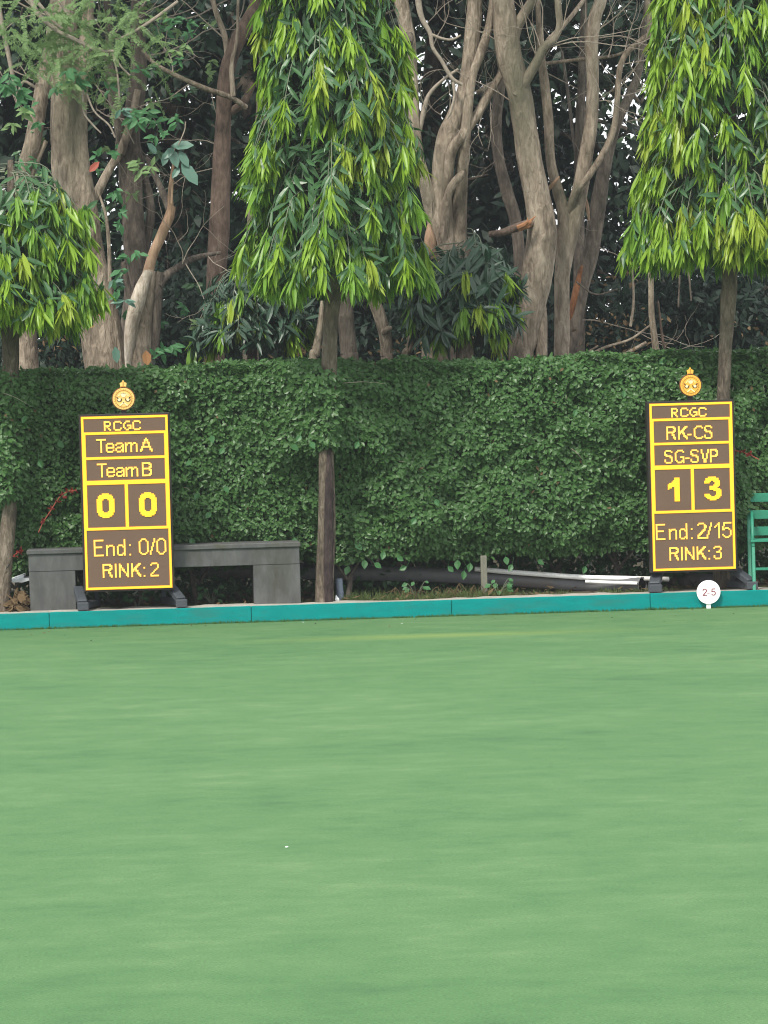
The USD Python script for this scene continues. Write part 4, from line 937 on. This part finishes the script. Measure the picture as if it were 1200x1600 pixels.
# ------------------------------------------------------------------ scoreboards
GL = {
    'T': ['#######'] + ['...#...'] * 9,
    'e': ['......'] * 3 + ['.####.', '#....#', '#....#', '######', '#.....', '#....#', '.####.'],
    'a': ['......'] * 3 + ['.####.', '#....#', '....##', '.###.#', '#....#', '#...##', '.###.#'],
    'm': ['.........'] * 3 + ['#.###.##.', '##..##..#'] + ['#...#...#'] * 5,
    'A': ['....#....', '...###...', '...#.#...', '..##.##..', '..#...#..', '..#...#..', '.#######.', '.#.....#.', '##.....##', '#.......#'],
    'B': ['######.', '#....##', '#.....#', '#....##', '######.', '#....##', '#.....#', '#.....#', '#....##', '######.'],
    'R': ['######.', '#....##', '#.....#', '#....##', '######.', '#...#..', '#...##.', '#....#.', '#....##', '#.....#'],
    'K': ['#....##', '#...##.', '#..##..', '#.##...', '####...', '##.##..', '#...#..', '#...##.', '#....##', '#.....#'],
    '-': ['...'] * 6 + ['###'] + ['...'] * 3,
    'C': ['..####.', '.#....#', '#......', '#......', '#......', '#......', '#......', '#......', '.#....#', '..####.'],
    'S': ['.####.', '#....#', '#.....', '##....', '.####.', '....##', '.....#', '#....#', '#....#', '.####.'],
    'G': ['..####.', '.#....#', '#......', '#......', '#......', '#...###', '#.....#', '#.....#', '.#...##', '..###.#'],
    'V': ['#....#', '#....#', '#....#', '.#..#.', '.#..#.', '.#..#.', '.#..#.', '..##..', '..##..', '..##..'],
    'P': ['#####.', '#...##', '#....#', '#....#', '#...##', '#####.', '#.....', '#.....', '#.....', '#.....'],
    'I': ['#'] * 10,
    'N': ['#.....#', '##....#', '##....#', '#.#...#', '#.##..#', '#..#..#', '#...#.#', '#....##', '#....##', '#.....#'],
    ':': ['.', '.', '.', '#', '.', '.', '.', '.', '.', '#'],
    '2': ['.####.', '#....#', '.....#', '.....#', '....#.', '...#..', '..#...', '.#....', '#.....', '######'],
    '3': ['.####.', '#....#', '.....#', '....#.', '..###.', '.....#', '.....#', '#....#', '#....#', '.####.'],
    'r': ['####..', '#...#.', '#...#.', '####..', '#.#...', '#..#..', '#...#.'],
    'c': ['.####.', '#....#', '#.....', '#.....', '#.....', '#....#', '.####.'],
    'g': ['..###.', '.#....', '#.....', '#..###', '#....#', '.#..##', '..##..'],
    'E': ['#######'] + ['#......'] * 4 + ['######.'] + ['#......'] * 5 + ['#######'],
    'n': ['......'] * 4 + ['#.###.', '##...#'] + ['#....#'] * 6,
    'd': ['.....#'] * 4 + ['.###.#', '#...##'] + ['#....#'] * 4 + ['#...##', '.###.#'],
    ';': ['.', '.', '.', '.', '#', '.', '.', '.', '.', '.', '.', '#'],
    '0': ['..###..', '.#...#.'] + ['#.....#'] * 8 + ['.#...#.', '..###..'],
    '/': ['...#', '...#', '...#', '..#.', '..#.', '..#.', '.#..', '.#..', '.#..', '#...', '#...', '#...'],
    'z': ['.####..', '#....#.', '.....##', '.....##', '.....#.', '....##.', '...##..', '..##...', '.##....', '##.....', '#......', '#######'],
    '1': ['...#', '..##', '.#.#', '#..#'] + ['...#'] * 8,
    '5': ['.######', '.#.....', '.#.....', '#......', '#.###..', '##...#.', '......#', '......#', '......#', '#.....#', '.#...#.', '..###..'],
}
BIG = {
    '0': ['....#####....', '..#########..', '.###########.', '.###########.', '#####...#####', '####.....####', '####.....####', '####.....####', '####.....####', '####.....####', '####.....####', '####.....####', '####.....####', '#####...#####', '.###########.', '.###########.', '..#########..', '....#####....'],
    '1': ['.....####', '.....####', '....#####', '...######', '.########', '#########', '#########', '###..####', '#....####'] + ['.....####'] * 9,
    '3': ['...######....', '.##########..', '.##########..', '#####..#####.', '####....####.', '........####.', '.......#####.', '....#######..', '....######...', '....########.', '.......######', '.........####', '.........####', '####.....####', '#####...#####', '.###########.', '..#########..', '....#####....'],
}


def scoreboard(label, cpx, cpy, hpx, Y, lines, digits, badge, badge_mat, feet, end_col):
    c = P(cpx, cpy, Y)
    pitch = hpx * MPP(Y) / 128
    Wd, Hd = 64 * pitch, 128 * pitch
    x0, z1 = c[0] - Wd / 2, c[2] + Hd / 2
    t = thing('scoreboard', (c[0], Y, KZ), label, 'scoreboard', 'lit scoreboards along the kerb')
    e = .015
    cab = MB()
    part(t, 'cabinet', box(x0 - e, x0 + Wd + e, Y + .004, Y + .10, z1 - Hd - e * .9, z1 + e, .006), M_case)
    for i in range(2):
        for j in range(8):
            g = .00025
            part(t, 'led_panel', box(x0 + i * Wd / 2 + g, x0 + (i + 1) * Wd / 2 - g, Y - .004, Y + .0038, z1 - (j + 1) * Hd / 8 + g, z1 - j * Hd / 8 - g), M_screen)

    def lights(cells, name, mat, grow=.22, dep=.004, y=None):
        sh = union_all([sg.box(a - grow, b - grow, a2 + grow, b2 + grow) for (a, b, a2, b2) in cells])
        mb = MB()
        for gm in getattr(sh, 'geoms', [sh]):
            m = trimesh.creation.extrude_polygon(gm, dep, engine='earcut')
            v = m.vertices
            yy = (Y - .0045) if y is None else y
            mb.add(np.stack([x0 + v[:, 0] * pitch, yy - v[:, 2], z1 - v[:, 1] * pitch], 1), m.faces)
        part(t, name, mb, mat)

    # ruled frame of lit diodes: an amber halo line under a yellow core
    rules = [(0.5, 0.5, 63.5, 1.8), (0.5, 126.2, 63.5, 127.5), (0.5, 0.5, 1.8, 127.5), (62.2, 0.5, 63.5, 127.5), (1, 12, 63, 13.5), (1, 30.3, 63, 31.8), (1, 47.6, 63, 50.4), (1, 82.2, 63, 83.8), (31, 50, 33, 83), (1, 13, 3, 83), (61, 13, 63, 83)]
    lights(rules, 'frame_light', M_amber, .38, .002)
    lights(rules, 'frame_light', M_led, .02, .003, Y - .006)

    def text(glyphs, top, name, mat, grow=.2):
        cells = []
        for rows, col in glyphs:
            for rr, row in enumerate(rows):
                k = 0
                while k < len(row):
                    if row[k] == '#':
                        k2 = k
                        while k2 < len(row) and row[k2] == '#':
                            k2 += 1
                        cells.append((col + k, top + rr, col + k2, top + rr + 1)); k = k2
                    else:
                        k += 1
        lights(cells, name, M_amber, grow + .20, .002)
        lights(cells, name, mat, grow, .003, Y - .006)

    text([(GL['r'], 17), (GL['c'], 24), (GL['g'], 31), (GL['c'], 38)], 4, 'heading_letters', M_led_text, 0.02)
    for (chars, cols, top, nm) in lines:
        text([(GL[ch], co) for ch, co in zip(chars, cols)], top, nm, M_led_text, 0.02)
    text([(BIG[digits[0]], 10 if digits[0] == '0' else 13)], 57, 'score_digit', M_led, -.04)
    text([(BIG[digits[1]], 41)], 57, 'score_digit', M_led, -.04)
    # club badge on top: a disc with a crown
    bx, by, br = badge
    b0 = P(bx, by, Y + .03); rr = br * MPP(Y)

    def disc(r, y0, y1, n=40):
        m = trimesh.creation.cylinder(r, y1 - y0, sections=n)
        v = m.vertices
        return np.stack([b0[0] + v[:, 0], (y0 + y1) / 2 + v[:, 2], b0[2] + v[:, 1]], 1), m.faces

    def flat(poly, y, dep, mb):
        for gm in getattr(poly, 'geoms', [poly]):
            m = trimesh.creation.extrude_polygon(gm, dep, engine='earcut'); v = m.vertices
            mb.add(np.stack([b0[0] + v[:, 0] * rr, y - v[:, 2], b0[2] + v[:, 1] * rr], 1), m.faces)
    bd = part(t, 'badge', disc(rr * 1.09, Y + .030, Y + .055), M_badge_rim)
    part(bd, 'badge_disc', disc(rr, Y + .022, Y + .0298), badge_mat)
    m = MB(); ring = sg.Point(0, 0).buffer(.80).difference(sg.Point(0, 0).buffer(.74)); flat(ring, Y + .0218, .002, m)
    for a in range(24):
        an = a * math.pi / 12
        flat(sg.Point(.88 * math.cos(an), .88 * math.sin(an)).buffer(.035, 3), Y + .0218, .002, m)
    part(bd, 'badge_ring', m, M_gold_line)
    m = MB()
    for s in (-1, 1):                       # two dark slanting crescents, an arc of dots above, crossed lines below
        cres = sg.Point(s * .40, -.02).buffer(.26).difference(sg.Point(s * .40 + s * .03, .10).buffer(.26))
        flat(cres, Y + .0215, .003, m)
        flat(sg.LineString([(s * .62, .16), (s * .50, .02), (s * .22, -.16)]).buffer(.045), Y + .0205, .003, m)
    part(bd, 'badge_mark', m, M_badge_dark)
    m = MB()
    for s in (-1, 1):
        flat(sg.Point(s * .40, -.10).buffer(.13), Y + .0172, .002, m)
        flat(sg.LineString([(s * .34, -.62), (-s * .06, -.30)]).buffer(.05), Y + .0215, .003, m)
    flat(sg.Point(0, .36).buffer(.22), Y + .0215, .003, m)
    for a in range(7):
        an = math.radians(30 + a * 20)
        flat(sg.Point(.48 * math.cos(an), .1 + .42 * math.sin(an)).buffer(.06, 4), Y + .0215, .003, m)
    part(bd, 'badge_relief', m, M_badge_pale)
    m = MB()
    crown = union_all([sg.Polygon([(-.26, 1.04), (.26, 1.04), (.30, 1.34), (.16, 1.42), (-.16, 1.42), (-.30, 1.34)]), sg.Point(-.20, 1.38).buffer(.12), sg.Point(.20, 1.38).buffer(.12), sg.Point(0, 1.47).buffer(.15), sg.Point(0, 1.64).buffer(.08)])
    flat(crown, Y + .045, .015, m)
    part(bd, 'badge_crown', m, badge_mat)
    m = MB(); flat(sg.box(-.24, 1.10, .24, 1.16), Y + .029, .003, m); flat(sg.box(-.03, 1.18, .03, 1.6), Y + .029, .003, m)
    part(bd, 'badge_crown_band', m, M_gold_line)
    part(t, 'badge_stalk', box(b0[0] - .02, b0[0] + .02, Y + .058, Y + .075, z1 + e, b0[2]), M_case)
    # splayed steel feet: a block on the kerb, a sloping brace to the cabinet, a runner to the back
    for (fx, fy, tx, ty, w) in feet:
        f0 = P(fx, fy, Y - .03); top = P(tx, ty, Y + .16)
        zf = KZ
        part(t, 'foot', box(f0[0] - w / 2, f0[0] + w / 2, Y - .06, Y + .02, zf, zf + .06, .006), M_iron)
        part(t, 'brace', bar((f0[0] - .004, Y - .02, zf + .055), (top[0], Y + .20, max(top[2], z1 - Hd)), w * .85, .05), M_iron)
        part(t, 'runner', bar((f0[0], Y + .02, zf + .03), (np.clip(top[0], x0 + .07, x0 + Wd - .07), Y + .50, zf + .03), w * .7, .05), M_iron)
        sx = np.clip(top[0], x0 + .07, x0 + Wd - .07)
        part(t, 'rear_strut', bar((sx, Y + .46, zf + .05), (sx, Y + .12, z1 - Hd * .45), .035, .035), M_iron)
    return t


scoreboard('yellow lit scoreboard reading Team A, Team B, 0 and 0, rink 2, before the bench', 198, 785, 271, .16,
           [('TeamA', (11, 18, 25, 32, 43), 17, 'team_letters'), ('TeamB', (11, 18, 25, 32, 44), 35, 'team_letters'), ('End;0/0', (7, 16, 24, 33, 40, 48, 53), 91, 'end_letters'), ('RINK:2', (13, 22, 25, 34, 43, 48), 109, 'rink_letters')],
           '00', (193, 623, 16.8), M_gold, [(130, 955, 122, 920, .085), (284, 950, 262, 912, .085)], 7)
scoreboard('yellow lit scoreboard reading RK-CS, SG-SVP, 1 and 3, rink 3, beside the green chair', 1082, 760, 265, .20,
           [('RK-CS', (13, 22, 29, 34, 42), 18, 'team_letters'), ('SG-SVP', (11, 19, 27, 31, 39, 46), 36, 'team_letters'), ('End;z/15', (3, 13, 21, 30, 35, 42, 48, 54), 92, 'end_letters'), ('RINK:3', (13, 22, 25, 34, 43, 47), 110, 'rink_letters')],
           '13', (1079, 602, 16.3), M_gold_deep, [(1024, 926, 1030, 890, .10), (1175, 922, 1144, 890, .085)], 3)

# ------------------------------------------------------------------ bench
Yb = .34
a = P(44, 862, Yb); b = P(470, 852, Yb)
zt = P(256, 853, Yb)[2]
bt = thing('stone_bench', ((a[0] + b[0]) / 2, Yb + .22, KZ - .01), 'low grey concrete bench on two thick block legs behind the left scoreboard', 'bench')
part(bt, 'seat_slab', box(a[0] - .012, b[0] - .002, Yb - .015, Yb + .46, zt - .037, zt, .006), M_conc_top)
part(bt, 'apron', box(a[0], b[0] - .012, Yb, Yb + .44, zt - .165, zt - .0375, .003), M_conc)
xl1 = P(118, 900, Yb)[0]; xr0 = P(396, 900, Yb)[0]
part(bt, 'leg', box(a[0] + .002, xl1, Yb + .003, Yb + .44, .06, zt - .1655, .004), M_conc)
part(bt, 'leg', box(xr0, b[0] - .010, Yb + .003, Yb + .44, .06, zt - .1655, .004), M_conc)

# ------------------------------------------------------------------ pipes, stake, small things on the verge
pts = [P(1004, 914, .72), P(940, 913, .95), P(860, 909, 1.1), P(760, 902, 1.2), P(640, 897, 1.3), P(520, 895, 1.35), P(440, 893, 1.4), P(300, 890, 1.45)]
pr = [11.8 * MPP(1.0)] * len(pts)
gp = thing('drain_pipe', pts[0], 'long grey plastic pipe lying under the hedge, its open end beside the right scoreboard foot', 'pipe')
part(gp, 'pipe_wall', tube(pts, pr, 18, .02, 3, n=60, cap=False), M_pipe, smooth=True)
en = spline(pts, 60)[:2]; dv = unit(en[0] - en[1])
part(gp, 'pipe_mouth', tube([en[0] + dv * .002, en[0] - dv * .01], [pr[0] * 1.06, pr[0] * 1.06], 18, cap=False, n=3), M_pipe, smooth=True)
part(gp, 'pipe_bore', tube([en[0] - dv * .004, en[0] - dv * .35], [pr[0] * .88, pr[0] * .88], 16, n=4), M_pipe_in, smooth=True)
pts = [P(1158, 911, .62), P(1120, 909, 1.0), P(1060, 907, 1.5), P(1020, 905, 1.8)]
g2 = thing('drain_pipe', pts[0], 'dark open-ended pipe lying beneath the right scoreboard next to the green chair', 'pipe')
part(g2, 'pipe_wall', tube(pts, pr[0] * 1.05, 18, .02, 5, n=20, cap=False), M_pipe, smooth=True)
part(g2, 'pipe_bore', tube([pts[0] + (pts[1] - pts[0]) * .02, pts[1]], [pr[0] * .95] * 2, 16, n=4), M_pipe_in, smooth=True)
wp = thing('white_pipe', P(860, 900, .95), 'thin white plastic pipe resting on top of the long grey pipe', 'pipe')
for k, q in enumerate(([P(742, 889, 1.12), P(800, 894, 1.06), P(860, 898.5, 1.0), P(908, 902, .93)], [P(900, 901.5, .94), P(950, 903, .86), P(1000, 904, .76), P(1045, 905, .76)], [P(915, 908.5, .88), P(950, 910, .81), P(996, 911.5, .66)])):
    part(wp, 'pipe_length', tube(q, (4.0, 3.8, 2.8)[k] * MPP(1), 12, 0, n=16), M_pvc, smooth=True)
part(wp, 'coupling', tube([P(896, 901, .945), P(916, 902.3, .92)], 4.2 * MPP(1), 12, n=3), M_pvc, smooth=True)
sp = thing('wooden_stake', P(757, 932, .75), 'short weathered wooden stake standing in front of the grey pipe', 'stake')
c = P(757, 935, .75)
part(sp, 'post', box(c[0] - 4.8 * MPP(.75), c[0] + 4.8 * MPP(.75), .72, .765, .05, P(757, 868, .75)[2], .004), M_stake)
part(sp, 'nail', tube([(c[0], .719, .36), (c[0], .712, .36)], .003, 6), M_iron)
lf = thing('ground_lamp', P(531, 935, .5), 'small grey-blue cylindrical fitting on the ground right of the middle weeping trunk', 'light fitting')
c = P(531, 925, .5)
part(lf, 'body', tube([(c[0], .5, .10), (c[0], .5, .17), (c[0] - .006, .5, P(531, 904, .5)[2])], [.026, .028, .027], 14, n=8), M_lamp, smooth=50)
part(lf, 'collar', tube([(c[0], .5, .17), (c[0], .5, .182)], .031, 14, n=3), M_lamp, smooth=50)
single('white_wrapper', trimesh.convex.convex_hull(P(526, 936, .42) + rng.normal(0, .012, (9, 3))), M_paper, 'tiny crumpled white scrap at the foot of the middle weeping trunk', 'litter')
ws = thing('white_sheets', P(30, 905, .62), 'two white plastic sheets sticking out left of the bench end', 'plastic sheets')
for (q, dy) in (([(14, 906), (36, 898), (38, 900), (35, 905), (16, 908)], 0), ([(13, 907), (34, 903), (45, 904), (46, 907), (36, 910), (20, 910)], -.03)):
    pg = [P(u, w, .6 + dy) for u, w in q]; c0 = np.mean(pg, 0)
    vv = np.array(pg + [p + [0.01, .14, .006] for p in pg] + [c0 + [0, 0, .004], c0 + [.01, .14, .01]]); n = len(pg)
    f = []
    for k in range(n):
        k2 = (k + 1) % n
        f += [(k, k2, 2 * n), (n + k2, n + k, 2 * n + 1), (k, n + k, n + k2), (k, n + k2, k2)]
    part(ws, 'sheet', (vv, np.array(f)), M_paper)
cb = thing('black_cable', P(0, 898, .4), 'thin black cable looping from the left trunk past the bench', 'cable')
part(cb, 'wire', tube([P(-20, 905, .40), P(2, 897, .40), P(14, 882, .40), P(23, 866, .48), P(30, 850, .62)], .0045, 6, n=24), M_cable, smooth=True)

# heap of dry leaves left of the bench, leaf scatter, grass tufts along the verge
r = np.random.default_rng(5)
n = 90
p = P(30, 945, .42) + r.normal(size=(n, 3)) * [.055, .05, .045]; p[:, 2] = np.clip(p[:, 2], .10, .26)
L = r.uniform(.05, .10, n)
single('dry_leaf_heap', leaves(p, r.normal(size=(n, 3)), r.normal(size=(n, 3)) + [0, -.8, .5], L, L * .6, ROUND, r.uniform(-.6, .8, n), .2), M_dry, 'heap of curled brown dead leaves between the left trunk and the bench', 'dry leaves', kind='stuff')
n = 900
x = r.uniform(-4.2, 4.2, n); y = r.uniform(.36, 1.6, n)
pz = np.maximum(verge_z(x, y), 0.06) + .012
L = r.uniform(.03, .08, n)
single('scattered_dry_leaves', leaves(np.stack([x, y, pz + r.uniform(0, .03, n)], 1), np.stack([r.normal(size=n), r.normal(size=n), r.normal(0, .3, n)], 1), np.stack([r.normal(0, .4, n), r.normal(-.2, .4, n), np.ones(n)], 1), L, L * .45, OVATE, r.uniform(-.5, .7, n), .15, flat=True), M_dry, 'brown dead leaves scattered on the soil under the hedge', 'dry leaves', kind='stuff')
n = 9000
x = r.uniform(-4.4, 4.4, n); y = .46 + r.exponential(.28, n)
keep = (meshkit.fbm(np.stack([x * 2.5, y * 2, 0 * x], -1), 3, 8) > .40); x, y = x[keep], y[keep]; n = len(x)
dens = np.where((x > -.45) & (x < 1.0), 1.35, .6)
L = r.uniform(.03, .085, n) * dens
single('verge_grass', leaves(np.stack([x, y, np.maximum(verge_z(x, y), .05)], 1), np.stack([r.normal(0, .5, n), r.normal(-.1, .5, n), np.ones(n)], 1), np.stack([r.normal(size=n), -1 + r.normal(0, .4, n), .3 + 0 * x], 1), L, .005, [(0, 1), (.6, .8), (1, .1)], r.uniform(0, .6, n), flat=True), M_grass, 'straggling grass blades along the strip behind the kerb', 'grass', kind='stuff')


def weed(px, py, Y, n, size, seed, label):
    rr = np.random.default_rng(seed)
    base = P(px, py, Y); base[2] = .09
    t = thing('weed_plant', base, label, 'plant')
    mb = MB()
    for k in range(n):
        a = rr.uniform(0, 2 * np.pi); tip = base + [math.cos(a) * .07, -.02 + math.sin(a) * .06, rr.uniform(.05, .15)]
        mb.add(tube([base, (base + tip) / 2 + [0, 0, .02], tip], .0025, 5, n=5))
        l = size * rr.uniform(.5, .9)
        part(t, 'leaf', leaves([tip], [[math.cos(a), -.4, -.3]], [[rr.normal(0, .2), -.9, .7]], l, l * .72, OVATE, .3, .12), M_hedge_big)
    part(t, 'stalks', mb, M_stem)


weed(780, 930, .62, 9, .075, 3, 'broad-leaved weed right of the wooden stake')
weed(650, 925, .72, 7, .06, 4, 'low weed under the hedge midway between the middle trunk and the stake')
weed(330, 938, .75, 9, .06, 5, 'leafy weed in the shade beneath the bench')
weed(215, 945, .62, 10, .055, 6, 'leafy weed beneath the left scoreboard screen')
dc = thing('dry_stalks', P(700, 930, .7), 'tuft of curled dry straw-coloured stalks left of the wooden stake', 'dry stalks')
mb = MB()
for k in range(34):
    s = P(r.choice([700, 712, 746, 630]) + r.normal(0, 10), 930, .70 + r.normal(0, .05)); s[2] = .09
    a = r.uniform(-1, 1)
    mb.add(tube([s, s + [a * .05, -.02, r.uniform(.04, .12)], s + [a * .12, -.05, r.uniform(.0, .08)]], [.003, .003, .0015], 4, n=7))
part(dc, 'stalks', mb, M_dry)

# ------------------------------------------------------------------ red flower sprays
def flower(pts, Y, label, n, seed, leaf=False):
    rr = np.random.default_rng(seed)
    q = np.array([P(a, b, Y) for a, b in pts])
    t = thing('red_flower_spray', q[0], label, 'flowers')
    part(t, 'stem', tube(q, .004, 5, n=14), M_redleaf)
    s = spline(q, 60)
    for k in range(n):
        c = s[int(rr.uniform(8, 59))] + rr.normal(0, .008, 3)
        m = 5
        part(t, 'bloom', leaves(np.repeat(c[None], m, 0), rr.normal(size=(m, 3)) + [0, -.6, .1], rr.normal(size=(m, 3)) + [0, -1, .5], .026, .014, OVATE, .2, .1), M_red)


flower([(60, 832), (68, 815), (78, 800), (92, 778), (106, 768), (120, 766)], .44, 'red flower spray arching from the hedge left of the scoreboard with two zeros', 15, 1)
flower([(22, 868), (27, 864), (32, 862)], .40, 'small red bloom low beside the left leaning trunk', 6, 2)
flower([(1148, 704), (1158, 706), (1170, 710), (1186, 718)], .42, 'red flower spray in the hedge right of the scoreboard with 1 and 3', 7, 3)

# ------------------------------------------------------------------ green slatted chair (half outside the picture)
ch = P(1163, 769, .55)
base = np.array([ch[0] + .25, .37, KZ - .012])
t = thing('garden_chair', base, 'green painted slatted folding chair at the right edge', 'chair')
ca, sa = math.cos(math.radians(-10)), math.sin(math.radians(-10))


def loc(x, y, z):
    return base + [x * ca - y * sa, x * sa + y * ca, z]


topz = ch[2] - base[2]
seatz = P(1190, 845, .5)[2] - base[2]
for s in (-1, 1):
    part(t, 'back_leg', bar(loc(s * .25, .20, topz), loc(s * .25, -.06, .0), .028, .036), M_chair)
    part(t, 'front_leg', bar(loc(s * .222, .16, seatz + .10), loc(s * .222, -.30, 0), .026, .034) if False else bar(loc(s * .222, -.16, seatz - .01), loc(s * .222, -.27, 0), .026, .034), M_chair)
    arm = [loc(s * .225, .11, seatz + .22), loc(s * .225, .02, seatz + .215), loc(s * .225, -.08, seatz + .17), loc(s * .225, -.15, seatz + .07), loc(s * .225, -.16, seatz - .02)]
    part(t, 'arm', tube(arm, .013, 8, n=20), M_chair, smooth=60)
    part(t, 'seat_rail', bar(loc(s * .222, .10, seatz - .02), loc(s * .222, -.19, seatz - .012), .022, .035), M_chair)
for z in (topz - .045, topz - .175, topz - .30):
    yy = .20 - .26 * (topz - z) / topz - .022
    part(t, 'back_slat', bar(loc(-.235, yy, z), loc(.235, yy, z), .07, .016) if False else bar(loc(-.236, yy, z), loc(.236, yy, z), .016, .068, (0, 0, 1)), M_chair)
for k in range(6):
    yy = -.18 + k * .054
    part(t, 'seat_slat', bar(loc(-.24, yy, seatz + .012 + .0 * k), loc(.24, yy, seatz + .012), .044, .018, (0, 0, 1)), M_chair)
part(t, 'cross_bar', bar(loc(-.22, -.22, seatz * .45), loc(.22, -.22, seatz * .45), .02, .02), M_chair)

# ------------------------------------------------------------------ rink marker disc
c = P(1107, 925, -.035); R = 18.8 * MPP(0)
t = thing('rink_marker', (c[0], -.035, 0), 'round white rink marker reading 2-5 standing against the turquoise kerb', 'marker')
m = trimesh.creation.cylinder(R, .010, sections=48); v = m.vertices
part(t, 'disc', (np.stack([c[0] + v[:, 0], -.035 + v[:, 2], c[2] + v[:, 1]], 1), m.faces), M_white)
part(t, 'stem', box(c[0] - .017, c[0] + .017, -.031, -.019, -.01, c[2] - R * .9, .002), M_white)
for (s, dx, hgt) in (('2', -.052, .052), ('5', .014, .052)):
    m = meshkit.text_mesh(s, hgt, .0015); v = m.vertices
    part(t, 'figure', (np.stack([c[0] + dx + v[:, 0], -.0405 - v[:, 2], c[2] - hgt / 2 + v[:, 1]], 1), m.faces), M_maroon)
part(t, 'dash', box(c[0] - .010, c[0] + .008, -.0415, -.0403, c[2] - .012, c[2] - .007), plain_mat('faded_dash', (.5, .3, .36), .6))
# small white specks of litter lying on the green
for (px, py, lb) in ((1155, 1283, 'tiny white speck lying on the green at the right'), (448, 1325, 'tiny white speck lying on the green left of centre'), (473, 973, 'tiny white scrap on the green by the kerb'), (628, 975, 'tiny white scrap on the green near the middle of the kerb')):
    d = FW + RT * (px - 600) / F + UP * (800 - py) / F
    g = CAM + d * (-CAM[2] / d[2])
    single('litter_scrap', trimesh.convex.convex_hull(g + [0, 0, .004] + r.normal(0, .003, (8, 3)) * [1.4, 1.2, .5]), M_paper, lb, 'litter')


n = 46
x = r.uniform(-3.4, 3.4, n); y = -.02 - r.exponential(.5, n)
L = r.uniform(.008, .022, n)
single('leaf_crumbs', leaves(np.stack([x, y, 0 * x + .004], 1), np.stack([r.normal(size=n), r.normal(size=n), .1 + 0 * x], 1), np.stack([r.normal(0, .3, n), r.normal(-.2, .3, n), np.ones(n)], 1), L, L * .6, OVATE, r.uniform(-.4, .4, n)), M_dry, 'crumbs of dead leaf lying on the green along the foot of the kerb', 'leaf crumbs', kind='stuff')

n = 5200
x = r.uniform(-4.2, 4.2, n); y = -.003 - r.exponential(.012, n)
L = r.uniform(.008, .024, n) * (0.6 + 0.9 * meshkit.fbm(np.stack([x * 3, 0 * x, 0 * x], -1), 3, 6))
M_fringe = leaf_mat('kerb_grass', (0.05, 0.12, 0.035), (0.08, 0.165, 0.055), (0.15, 0.21, 0.085), 0.7, 0.2, 0.1)
single('kerb_foot_grass', leaves(np.stack([x, y, 0 * x - .001], 1), np.stack([r.normal(0, .5, n), r.normal(-.1, .25, n), np.ones(n)], 1), np.stack([r.normal(size=n), -1 + r.normal(0, .3, n), .2 + 0 * x], 1), L, .0045, [(0, 1), (.6, .8), (1, .1)], r.uniform(0, .5, n), flat=True), M_fringe, 'uncut grass fringe along the foot of the turquoise kerb', 'grass', kind='stuff')

# ------------------------------------------------------------------ thin haze of the day
M_haze = usdkit.material(stage, '/World/Looks/thin_haze', {'v': ('principled_volume', {'color': (0.88, 0.94, 1.0), 'density': 0.0006})}, [], volume='v.volume')
single('haze', box(-60, 60, -45, 60, -1.0, 14.0), M_haze, kind='stuff')
